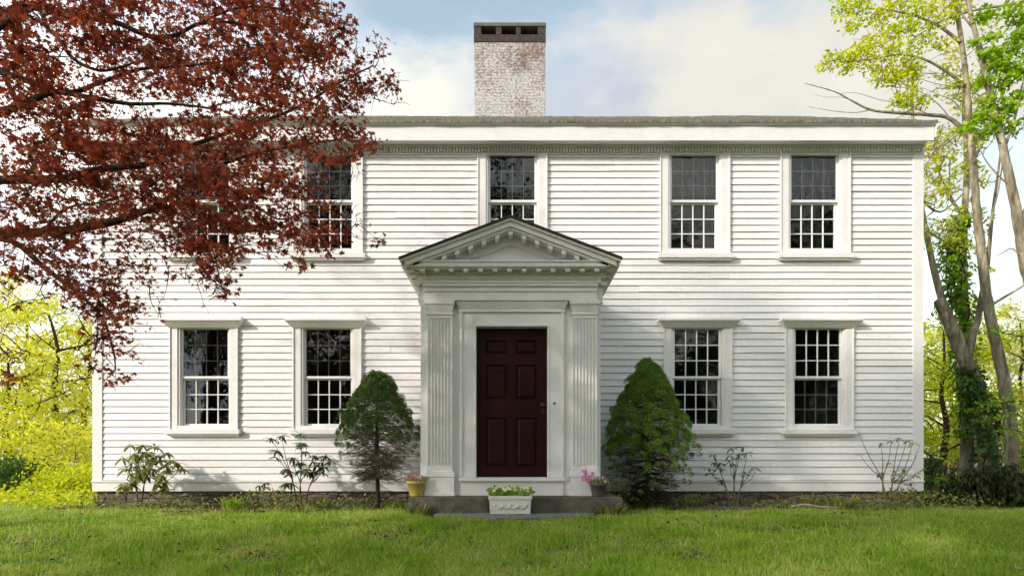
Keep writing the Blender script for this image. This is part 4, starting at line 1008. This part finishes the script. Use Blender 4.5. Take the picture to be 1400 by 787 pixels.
# picket fence
fe = empty('picket_fence', 'low weathered picket fence between the house corner and the right hand trees', 'fence', (wx(1266,6),6,0))
fx0, fx1 = wx(1266,6), wx(1500,6); pk = MB(); x = fx0
M['fence'] = simple('weathered_fence', (.12,.085,.06), (.20,.145,.105), 9, .9, .2)
k = 0
while x < fx1:
    k += 1; h = .80+random.uniform(-.02,.02); pk.hexa([(x,5.98,.05),(x+.03,5.98,.05),(x+.03,6.0,.05),(x,6.0,.05),(x+.010,5.98,h),(x+.020,5.98,h),(x+.020,6.0,h),(x+.010,6.0,h)]); x += .105
pk.build('pickets', M['fence'], fe)
for z in (.22, .62): q = MB(); q.box(fx0, fx1, 6.003, 6.04, z, z+.05); q.build('rail', M['fence'], fe)
for px in (1264, 1313, 1362, 1410, 1460): q = MB(); X_ = wx(px,6); q.box(X_, X_+.08, 6.045, 6.12, -.1, .92); q.build('post', M['fence'], fe)

# ---- shade trees behind the photographer (seen only as dappled light and reflections)
OAK = 'tall lawn oaks across from the front door'
for (x, y, H, R, sd, lb) in [(-13.5,-17,17,6.0,81,'tall oak across the lawn, to the left of the front door'),(-4.5,-20,19,6.2,82,'tall oak across the lawn, facing the front door'),(5.5,-24,17,6.0,83,'tall oak across the lawn, to the right of the front door'),(16,-22,15,5.5,84,'tall oak at the far right of the front lawn')]:
    make_tree('oak_tree', lb, 'tree', (x,y,-.8), H, R, .35, 16, 150, 75, .34, M['shade'], M['bark'], OAK, sd, .32, 1.0, twig=.02)

WG = 'unseen trees added for window reflections'  # unseen tree row added so the panes reflect dark foliage, not bright cloud
w0 = make_tree('reflection_tree', 'bushy unseen tree added for window reflections, facing the front door', 'tree', (-16,-33,-.8), 11, 4.2, .2, 10, 120, 60, .42, M['shade'], M['bark'], None, 95, .05, 1.1, twig=.02)
w0['group'] = WG; WL = ['at the far left end','second from the left end','third from the left end','fourth from the left end','fifth from the left end','sixth from the left end','seventh from the left end']
w0['label'] = 'bushy unseen tree added for window reflections, '+WL[0]
for i in range(1, 7):
    c_ = w0.copy(); C.objects.link(c_); c_.location = w0.location+Vector((i*6.2, random.uniform(-3,3), 0)); c_.rotation_euler = (0,0,i*1.7); c_.scale = (1,1,random.uniform(.8,1.25)); c_['label'] = 'bushy unseen tree added for window reflections, '+WL[i]
    for ch in list(w0.children):
        d_ = ch.copy(); C.objects.link(d_); d_.parent = c_

# ---- dwarf spruces
def spruce(label, px, py_top, py_dense, py_bot, halfw, Y, mat, seed, dens, leanpx=0):
    rg = np.random.default_rng(seed); rr = random.Random(seed)
    x = wx(px,Y); zg = gzf(x,Y); zt = wz(py_top,Y); zd = wz(py_dense,Y); zb = wz(py_bot,Y); R = halfw*(D0+Y)/F
    o = empty('dwarf_spruce', label, 'spruce', (x,Y,zg))
    tk = MB(); tk.tube([(x,Y,zg-.05),(x+.01,Y,zg+.2),(x-.01,Y,zd),(x+.0,Y,(zd+zt)/2),(x,Y,zt-.1)], [.045,.034,.03,.02,.008], 9); tk.build('trunk', M['bark_dark'], o, True)
    lumps = []
    nL = int(230*dens)
    for i in range(nL):
        t = ((i+.5)/nL)**.85; z = zd+(zt-zd)*t; th = i*2.39996+rr.uniform(-.25,.25)
        prof = (1-t**1.45)**.80*.93; k = .96+.06*math.sin(th*3+t*7+seed)+.05*math.sin(t*16+seed)+rr.uniform(-.17,.06)
        lumps.append((x+math.cos(th)*R*prof*k, Y+math.sin(th)*R*prof*k*.95, z+rr.uniform(-.03,.03), math.cos(th), math.sin(th), .45+t*.6, rr.uniform(.045,.12), 1.8))
    for i in range(int(nL*.9)):      # inner fill
        t = rr.random()*.93; th = rr.uniform(0,2*PI); q = R*(1-t**1.7)**.7*rr.uniform(.3,.85); lumps.append((x+math.cos(th)*q, Y+math.sin(th)*q, zd+(zt-zd)*t, math.cos(th), math.sin(th), .3, .07, .55))
    for i in range(int(nL*.38)):     # thinning skirt
        t = rr.random()**1.5; th = rr.uniform(0,2*PI)
        if rr.random() < t*.95: continue
        q = R*(1.02-.12*t)*rr.uniform(.55,1.05); lumps.append((x+math.cos(th)*q, Y+math.sin(th)*q, zd-(zd-zb)*t*.9, math.cos(th), math.sin(th), .05, rr.uniform(.03,.06), .6))
    Lp = np.array(lumps); cnt = (105*Lp[:,7]).astype(int); rep_ = np.repeat(np.arange(len(Lp)), cnt); A = Lp[rep_]; N_ = len(A)
    g = unit(rg.normal(size=(N_,3))+A[:,3:6]*1.1); g[:,2] *= .8
    c = A[:,:3]+g*(A[:,6]*rg.uniform(.6,1,N_))[:,None]
    V, f = scatter(c, rg.uniform(.020,.040,N_), T_rhomb(.26), N=rg.normal(size=(N_,3))+g, Dr=g+rg.normal(size=(N_,3))*.45+np.array([0,0,.25]), rg=rg)
    np_mesh('foliage', V, f, mat, o)
    # dark inner mass of twigs and dead skirt
    tw = MB()
    for i in range(460):
        t = rr.random()**1.5; z0 = zb+(zt-zb)*t*.93; th = rr.uniform(0,2*PI)
        if z0 < zd: r_ = R*rr.uniform(.5,1.12)*(.55+.45*(z0-zb)/(zd-zb))
        else: tt = (z0-zd)/(zt-zd); r_ = R*.9*(1-tt**1.9)**.62
        a = Vector((x,Y,z0+.05)); e = Vector((x+math.cos(th)*r_, Y+math.sin(th)*r_, z0+rr.uniform(-.12,.10)))
        md = a.lerp(e,.5)+Vector((0,0,rr.uniform(-.05,.05)))
        tw.tube([a,md,e],[.008,.005,.002],3,False)
        if z0 < zd+.05:
            for k in range(6):
                q = a.lerp(e, rr.uniform(.4,1)); tw.tube([q, q+Vector((rr.uniform(-1,1)+math.cos(th)*.6,rr.uniform(-1,1)+math.sin(th)*.6,rr.uniform(-.7,.5)))*.12], [.0035,.0015], 3, False)
    tw.build('dead_twigs', M['twig'] if seed == 1 else M['bark_dark'], o)
    return o
spruce('small dark cone shaped spruce left of the door with bare twiggy skirt', 516, 513, 598, 654, 56, -.77, M['needle_d'], 1, 1.0)
spruce('larger brighter green cone shaped spruce right of the door', 886, 497, 620, 684, 63, -.80, M['needle'], 2, 1.6)

# ---- rhododendrons
def rhodo(name, label, base_px, Y, stems, lsize, mat, seed, nl=(7,11), cat='shrub', group=None, sr=.009, droop=.25):
    """stems: list of (tip px, tip py, Yoff, whorls)"""
    rg = np.random.default_rng(seed); rr = random.Random(seed)
    bx0 = wx(base_px,Y); bz = gzf(bx0,Y); o = empty(name, label, cat, (bx0,Y,bz), group)
    st = MB(); ps = []; big = len(stems) > 40; nt_ = 3 if len(stems) > 6 else 1
    ords = sorted(stems)
    for si, (px,py,yo,nw) in enumerate(ords):
        e = P(px,py,Y+yo); 
        if big: a = Vector((e.x+(bx0-e.x)*.35, e.y+.15, bz-.02)); m = a.lerp(e,.5)+Vector((0,0,.08)); sp = smooth_path([a,m,e],5)
        else:
            gi = si*nt_//len(ords); grp = ords[gi*len(ords)//nt_:(gi+1)*len(ords)//nt_] or ords
            gx_ = wx(sum(q_[0] for q_ in grp)/len(grp), Y); gz_ = wz(sum(q_[1] for q_ in grp)/len(grp), Y)
            a = Vector((bx0+(gi-1)*.035,Y,bz-.03)); f1 = Vector((bx0+(gx_-bx0)*.40,Y,bz+(gz_-bz)*.5)); m = f1.lerp(e,.55)+Vector((rr.uniform(-.02,.02),rr.uniform(-.03,.03),-.02)); sp = smooth_path([a,f1,m,e],4)
        n = len(sp)
        st.tube(sp, [sr*(1.25-.95*k/(n-1)) for k in range(n)], 5)
        for w_i in range(nw):
            q = e if w_i == 0 else sp[max(2,n-1-2*w_i)]+Vector((rr.uniform(-.08,.08),rr.uniform(-.08,.08),0))
            if w_i: st.tube([sp[max(1,n-2-2*w_i)], q], [sr*.5,sr*.3], 4, False)
            k = rr.randint(*nl); th = np.arange(k)*2*PI/k+rr.random()*6; el = rg.uniform(-.5,.35,k)-droop
            d_ = np.stack([np.cos(th)*np.cos(el), np.sin(th)*np.cos(el), np.sin(el)],1)
            N = np.stack([-np.cos(th)*np.sin(el), -np.sin(th)*np.sin(el), np.cos(el)],1)+rg.normal(size=(k,3))*.2
            ps.append(scatter(np.repeat(np.array(q)[None],k,0), rg.uniform(.7,1.2,k)*lsize, T_long(), N=N, Dr=d_, rg=rg))
    st.build('stems', M['stem'], o, True); V, f = merge(ps); np_mesh('leaves', V, f, mat, o); return o
RG = 'young rhododendrons along the foundation'
rhodo('rhododendron', 'tall open rhododendron with yellowing leaves under the leftmost window', 192, -.6,
 [(172,640,0,2),(185,622,.1,2),(200,618,0,3),(215,622,-.1,2),(235,628,0,2),(243,632,.1,1),(168,625,.1,1),(178,608,0,2),(195,608,.1,2),(212,610,0,2),(228,618,.1,2),(250,640,0,1),(205,632,0,2),(188,636,.1,2),(222,655,-.1,3),(170,662,.1,2),(210,640,.1,3),(228,642,-.1,2),(195,645,-.1,2),(180,660,-.1,2),(225,668,0,2)], .18, M['rhodo_y'], 1, nl=(8,13), group=RG)
rhodo('rhododendron', 'dark leaved rhododendron under the second lower window from the left', 412, -.6,
 [(370,598,0,1),(385,595,.1,1),(378,615,0,2),(410,592,0,2),(412,605,-.1,3),(400,625,0,3),(390,640,.1,3),(430,622,0,3),(445,622,.1,2),(452,630,0,2),(420,640,-.1,2),(440,645,.1,1),(398,660,-.1,2),(432,635,0,2)], .15, M['rhodo'], 2, nl=(9,14), group=RG)
rhodo('rhododendron', 'tiny single stemmed rhododendron seedling left of the dark leaved one', 360, -.6, [(361,660,0,2),(355,663,0,1)], .12, M['rhodo'], 3, group=RG, sr=.006)
rhodo('rhododendron', 'thin open rhododendron under the first lower window right of the door', 1003, -.5,
 [(975,622,0,2),(985,632,.1,2),(1000,612,0,2),(1015,610,0,2),(1008,625,-.1,2),(1022,618,.1,1),(1030,638,0,2),(1035,640,-.1,1),(968,640,0,2),(985,655,.1,2),(998,632,0,1),(1018,650,.1,1)], .135, M['rhodo'], 4, nl=(4,7), group=RG)
rhodo('rhododendron', 'nearly leafless rhododendron with drooping tips near the right corner of the house', 1215, -.5,
 [(1172,588,0,0),(1175,620,.1,1),(1204,605,0,1),(1218,602,0,1),(1230,598,.1,1),(1240,602,0,1),(1248,605,0,1),(1258,606,.1,0),(1222,642,0,3),(1235,640,-.1,3),(1205,645,.1,2),(1255,645,0,2),(1245,660,0,2),(1228,655,-.2,2),(1262,640,0,1),(1215,632,0,1)], .11, M['rhodo_y'], 5, nl=(4,7), group=RG)
rhodo('azalea', 'loose olive green azalea between the dark pot and the right spruce', 850, -1.25,
 [(832,648,0,2),(842,645,.1,2),(850,655,0,3),(825,655,-.1,2),(838,665,-.1,3),(860,665,-.1,3),(845,675,0,3),(828,668,-.1,2),(865,650,.1,2),(855,640,.1,2),(870,680,-.1,2),(850,668,-.2,3)], .055, M['weed'], 6, nl=(8,14), sr=.005)
# wilted dark mound at the lower right
rr = random.Random(8); stems = []
for k in range(230):
    a = rr.uniform(1268,1440); top = 632+max(0,(1325-a))*.55+rr.uniform(0,12) if a < 1325 else 630+rr.uniform(0,12)
    stems.append((a, rr.uniform(top,694), rr.uniform(-.75,.4), rr.randint(3,5)))
rhodo('rhododendron_mound', 'broad dark mound of drooping rhododendron at the lower right below the trunks', 1360, .35, stems, .15, M['drydark'], 8, nl=(9,13), cat='shrub', sr=.010, droop=.75)

# lily clumps and weeds
def clump(name, label, px, Y, n, L, spreadr, mat, seed, cat='plant', group=None):
    rg = np.random.default_rng(seed); x = wx(px,Y); z = gzf(x,Y)+.015
    th = rg.uniform(0,2*PI,n); r_ = spreadr*np.sqrt(rg.random(n)); c = np.stack([x+np.cos(th)*r_, Y+np.sin(th)*r_, np.full(n,z)],1)
    k = 5; ln = rg.uniform(.6,1.1,n)*L; wd = rg.uniform(.7,1.2,n)*.016; out = rg.uniform(.15,.75,n); V = np.zeros((n,2*k,3))
    d_ = np.stack([np.cos(th),np.sin(th),0*th],1); sd = np.stack([-np.sin(th+rg.normal(0,.8,n)),np.cos(th),0*th],1)
    for j in range(k):
        t = j/(k-1); p = c+d_*(out*ln*t**1.6)[:,None]; p[:,2] += ln*(t-.42*out*t*t)
        ww = (wd*(1-t**3*.95))[:,None]; V[:,2*j] = p-sd*ww; V[:,2*j+1] = p+sd*ww
    base = (np.arange(n)*2*k)[:,None]; f = np.concatenate([base+np.array([2*j,2*j+1,2*j+3,2*j+2]) for j in range(k-1)])
    o = np_mesh(name, V.reshape(-1,3), [f], mat, None); return tag(o, label, cat, group)
clump('daylily', 'bright green daylily tuft below the space between the two left windows', 318, -.75, 70, .26, .13, M['hosta'], 1)
clump('daylily', 'olive tuft of upright leaves between the small rhododendron and the left spruce', 436, -.7, 60, .26, .12, M['weed'], 2)
clump('daylily', 'grassy tuft right of the left spruce trunk', 552, -.9, 40, .22, .10, M['weed'], 3)
clump('daylily', 'tall reddish green tuft right of the right spruce', 945, -.7, 60, .28, .16, M['weed'], 4)
clump('daylily', 'wide grassy tuft below the rightmost lower window', 1150, -.75, 90, .30, .20, M['weed'], 5)
clump('daylily', 'slim tuft under the gap between the two right windows', 1107, -.5, 30, .32, .07, M['weed'], 6)
clump('daylily', 'low weedy tuft in front of the left end of the granite step', 572, -2.15, 60, .20, .14, M['weed'], 7)
clump('daylily', 'low weedy tuft in front of the right end of the granite step', 838, -2.15, 70, .22, .16, M['weed'], 8)
q = MB(); q.tube(smooth_path([P(1080,695,-1.0),P(1100,692,-1.0),P(1120,695,-1.0),P(1150,696,-.95)],4), [.012,.014,.016,.016,.018,.018,.016,.016,.014,.014,.012,.012,.01], 7)
for i_, v_ in enumerate(q.v): q.v[i_] = (v_[0], v_[1], v_[2]+.03)
tag(q.build('fallen_branch', simple('bleached_wood', (.20,.17,.13), (.42,.37,.30), 14, .9, .2), None, True), 'bleached fallen branch lying on the bed below the right windows', 'branch')

BARE = [(-4.6,-1.5,.55,.10),(-2.8,-1.75,.35,.08),(-3.6,-2.6,.5,.14),(-1.3,-3.6,.3,.16),(.5,-4.3,.22,.2),(1.2,-2.9,.30,.10),(2.4,-1.9,.4,.08),(-5.0,-3.9,.5,.2),(3.0,-3.4,.35,.12),(3.9,-2.2,.5,.08),(-2.3,-4.5,.25,.2),(1.7,-4.5,.2,.18),(-.7,-3.3,.25,.1)]
# ------------------------------------------------------------------ leaf litter and ground cover (stuff)
n = 9000; x = rng.uniform(-7.2,7.6,n); fr = np.array([bedfront(a) for a in x]); u = rng.random(n)**.8; y = .0+(fr-.25)*u
keep = ~((np.abs(x-.03) < 1.5) & (y > -2.1)) & ~((np.abs(x) < 1.0) & (y > -2.75)); x, y = x[keep], y[keep]; n = len(x)
V, f = scatter(np.stack([x,y,gz(x,y)+rng.uniform(.012,.05,n)],1), rng.uniform(.03,.075,n), T_oval(.6), N=rng.normal(size=(n,3))*.5+np.array([0,0,1.0]))
tag(np_mesh('leaf_litter', V, f, M['litter']), 'dry brown leaves scattered over the planting bed', 'fallen leaves', kind='stuff')
# patch of litter and scattered leaves on the lawn
n = 2600; x = rng.normal(-4.0,.55,n); y = rng.normal(-1.35,.18,n); m2 = 1500; x = np.concatenate([x, rng.uniform(-6,6,m2)]); y = np.concatenate([y, rng.uniform(-5,-1.2,m2)])
for (qx,qy,ra_,rb_) in BARE: x = np.concatenate([x, rng.normal(qx,ra_*.7,40)]); y = np.concatenate([y, rng.normal(qy,rb_*.7,40)])
n = len(x)
keep = ~((np.abs(x) < 1.5) & (y > -2.8)); x, y = x[keep], y[keep]; n = len(x)
V, f = scatter(np.stack([x,y,gz(x,y)+rng.uniform(.02,.045,n)],1), rng.uniform(.02,.05,n), T_oval(.7), N=rng.normal(size=(n,3))*.4+np.array([0,0,1.0]))
tag(np_mesh('lawn_leaves', V, f, M['litter']), 'small dead leaves lying in the lawn', 'fallen leaves', kind='stuff')
# weeds against the foundation
n = 17000; x = rng.uniform(-6.9,7.4,n); y = rng.uniform(-.75,-.02,n)-.35*rng.random(n); dens = .55+.5*np.sin(x*2.3)*np.sin(x*.9+2)
keep = (rng.random(n) < dens) & (np.abs(x-.03) > 1.55); x, y = x[keep], y[keep]; n = len(x)
hgt = rng.random(n)**1.5*(.13+.22*(.5+.5*np.sin(x*3.1+1)*np.sin(x*1.3)))
V, f = scatter(np.stack([x,y,gz(x,y)+hgt],1), rng.uniform(.03,.07,n), T_rhomb(.5), N=rng.normal(size=(n,3))*.8+np.array([0,-.3,.8]), Dr=rng.normal(size=(n,3))+np.array([0,0,.5]))
tag(np_mesh('ground_cover', V, f, M['weed']), 'mixed weeds and creeping plants against the stone foundation', 'ground cover', kind='stuff')
n = 16000; x = np.concatenate([rng.uniform(-15,-6.9,n//2), rng.uniform(7.0,16,n//2)]); y = rng.uniform(-.6,6,n)*rng.random(n)**.3
keep = (x < 0) | ((y > .4) & ((x > 12) | (rng.random(n) < .4))); x, y = x[keep], y[keep]; n = len(x)
V, f = scatter(np.stack([x,y,gz(x,y)+rng.random(n)**1.5*.28],1), rng.uniform(.05,.11,n), T_rhomb(.55), N=rng.normal(size=(n,3))*.7+np.array([0,-.2,.9]))
tag(np_mesh('undergrowth', V, f, M['lime']), 'light green undergrowth on both sides of the house', 'undergrowth', kind='stuff')

# ------------------------------------------------------------------ lawn grass (stuff)
def grass(n, seed):
    rg = np.random.default_rng(seed)
    # denser towards the camera
    Y = -5.6+(5.3)*rg.random(n)**1.25; half = (D0+Y)/F*700+1.0; X = rg.uniform(-1,1,n)*half
    far = rg.random(n) < .06; X = np.where(far, rg.uniform(7.0,13,n)*np.sign(X), X); Y = np.where(far, rg.uniform(-1.5,1.6,n), Y)
    bf = np.array([bedfront(a) for a in X]) ; bf = np.where(np.abs(X) > 7.3, 9, bf)
    patch = np.sin(X*1.9+.5*Y)*np.sin(Y*3.1+X*.7)+.6*np.sin(X*5.3-Y*4)*np.sin(Y*6.1+X*2.2)
    keep = (Y < bf+.10*rg.random(n)) & (rg.random(n) < np.clip(1.0-.45*(patch > .9), 0, 1))
    for (qx,qy,ra_,rb_) in BARE: keep &= ~((((X-qx)/ra_)**2+((Y-qy)/rb_)**2 < rg.uniform(.3,1.2,n)) & (rg.random(n) < .45))
    keep &= ~((np.abs(X+4.0) < .75) & (Y > -1.6) & (rg.random(n) < .75)); keep &= ~((np.abs(X) < 1.05+.1*rg.random(n)) & (Y > -2.78))
    X, Y = X[keep], Y[keep]; patch = patch[keep]; n = len(X)
    L = rg.uniform(.030,.070,n)*(1+.35*np.sin(X*3.3+1)*np.sin(Y*2.7)+.25*rg.random(n)); L *= np.where(rg.random(n) < .07, 1.75, 1)
    L *= np.where(patch > .8, .75, 1)
    tus = np.sin(X*7.3+2*np.sin(Y*5))*np.sin(Y*9.1+2*np.sin(X*4)); L *= 1+.85*np.clip(tus-.2,0,1)
    for (qx,qy,ra_,rb_) in BARE: L *= np.where(((X-qx)/ra_)**2+((Y-qy)/rb_)**2 < 1, .7, 1)
    th = rg.uniform(0,2*PI,n); bend = rg.uniform(.2,1.0,n); wd = rg.uniform(.0022,.0042,n)*(1+.12*(Y+5))
    c = np.stack([X,Y,gz(X,Y)-.004],1); d_ = np.stack([np.cos(th),np.sin(th),0*th],1); ph = rg.uniform(0,2*PI,n); sd = np.stack([np.cos(ph),np.sin(ph)*.5,0*th],1)
    V = np.zeros((n,5,3))
    for j,t in enumerate((0,.55,1)):
        p = c+d_*(bend*L*.8*t**1.7)[:,None]; p[:,2] += L*(t-.35*bend*t*t)
        if j < 2: V[:,2*j] = p-sd*(wd*(1-.3*t))[:,None]; V[:,2*j+1] = p+sd*(wd*(1-.3*t))[:,None]
        else: V[:,4] = p
    b = (np.arange(n)*5)[:,None]
    return V.reshape(-1,3), [b+np.array([0,1,3,2]), b+np.array([2,3,4])]
V, f = grass(400000, 4)
tag(np_mesh('lawn_grass', V, f, M['grass']), 'green lawn grass in front of the house', 'grass', kind='stuff')
# broad leaved lawn weeds
n = 800; k = 7; X = rng.uniform(-5.5,5.5,n); Y = rng.uniform(-5.2,-2.0,n); cl = rng.random(n) < .6; 
keep = ~((np.abs(X) < 1.4) & (Y > -2.9)); X, Y = X[keep], Y[keep]; n = len(X)
c = np.repeat(np.stack([X,Y,gz(X,Y)+.012],1), k, 0); th = rng.uniform(0,2*PI,n*k)
V, f = scatter(c, rng.uniform(.02,.045,n*k), T_oval(.4), N=np.stack([-.5*np.cos(th),-.5*np.sin(th),np.ones(n*k)],1), Dr=np.stack([np.cos(th),np.sin(th),.5+0*th],1))
tag(np_mesh('lawn_weeds', V, f, M['hosta']), 'small broad leaved weeds in the lawn', 'weeds', kind='stuff')

# ------------------------------------------------------------------ light, world, camera
S = Vector((-.64,-.45,.38)).normalized()
sun = bpy.data.lights.new('sun', 'SUN'); sun.energy = 3.0; sun.angle = math.radians(1.6); sun.color = (1,.91,.78)
so = bpy.data.objects.new('sun', sun); C.objects.link(so); so.rotation_euler = (-S).to_track_quat('-Z','Y').to_euler()
wd = bpy.data.worlds.new('World'); bpy.context.scene.world = wd; wd.use_nodes = True; nt = wd.node_tree; nt.nodes.clear()
out = nt.nodes.new('ShaderNodeOutputWorld'); bg = nt.nodes.new('ShaderNodeBackground'); bg.inputs[1].default_value = .1
sky = nt.nodes.new('ShaderNodeTexSky'); sky.sky_type = 'NISHITA'; sky.sun_disc = False
sky.sun_elevation = math.asin(S.z); sky.sun_rotation = math.atan2(S.x, S.y); sky.air_density = 1.0; sky.dust_density = .6
tc = nt.nodes.new('ShaderNodeTexCoord'); sx = nt.nodes.new('ShaderNodeSeparateXYZ'); nt.links.new(tc.outputs['Generated'], sx.inputs[0])
def math_(op, a, b=None, c=None):
    m = nt.nodes.new('ShaderNodeMath'); m.operation = op
    for i, q in enumerate((a,b,c)):
        if q is None: continue
        if isinstance(q, (int,float)): m.inputs[i].default_value = q
        else: nt.links.new(q, m.inputs[i])
    return m.outputs[0]
n1 = noise(nt, 2.6, 8, .55, vec=tc.outputs['Generated'], stretch=(1,1,2.2)); n2 = noise(nt, 3.2, 6, .6, vec=tc.outputs['Generated'], stretch=(1,1,1.8))
val = math_('ADD', math_('MULTIPLY', n1, 4.2), math_('MINIMUM', math_('MULTIPLY', math_('SUBTRACT', .632, sx.outputs[2]), 12.0), .75))
mr = nt.nodes.new('ShaderNodeMapRange'); mr.interpolation_type = 'SMOOTHSTEP'; nt.links.new(val, mr.inputs[0]); mr.inputs[1].default_value = 2.05; mr.inputs[2].default_value = 2.75
dt_ = nt.nodes.new('ShaderNodeVectorMath'); dt_.operation = 'DOT_PRODUCT'; nt.links.new(tc.outputs['Generated'], dt_.inputs[0]); dt_.inputs[1].default_value = S
br = math_('ADD', .97, math_('MULTIPLY', math_('POWER', math_('MAXIMUM', math_('ADD', math_('MULTIPLY', dt_.outputs['Value'], .45), .20), 0), 2.0), 9.5))
cc = ramp(nt, n2, [(.38,(4.8,5.2,5.9)),(.47,(6.1,6.15,6.1)),(.56,(6.9,6.75,6.1)),(.70,(7.4,7.2,6.4))])
cl = mixc(nt, 1.0, cc, br, 'MULTIPLY')
skyb = mixc(nt, 1.0, sky.outputs[0], (3.9,3.2,2.3), 'MULTIPLY')
nt.links.new(mixc(nt, mr.outputs[0], skyb, cl), bg.inputs[0]); nt.links.new(bg.outputs[0], out.inputs[0])
cam = bpy.data.cameras.new('camera'); co_ = bpy.data.objects.new('camera', cam); C.objects.link(co_)
co_.location = (0,-D0,EYE); co_.rotation_euler = (PI/2,0,0); cam.sensor_width = 36; cam.lens = 36*F/1400; cam.shift_y = (HZ-393.5)/1400; cam.clip_end = 2000; cam.clip_start = .05
sc = bpy.context.scene; sc.camera = co_
sc.view_settings.view_transform = 'Standard'; sc.view_settings.look = 'None'; sc.view_settings.gamma = 1; sc.view_settings.exposure = 0.35
sc.render.engine = 'CYCLES'
try:
    sc.cycles.max_bounces = 8; sc.cycles.transparent_max_bounces = 16
except Exception: pass
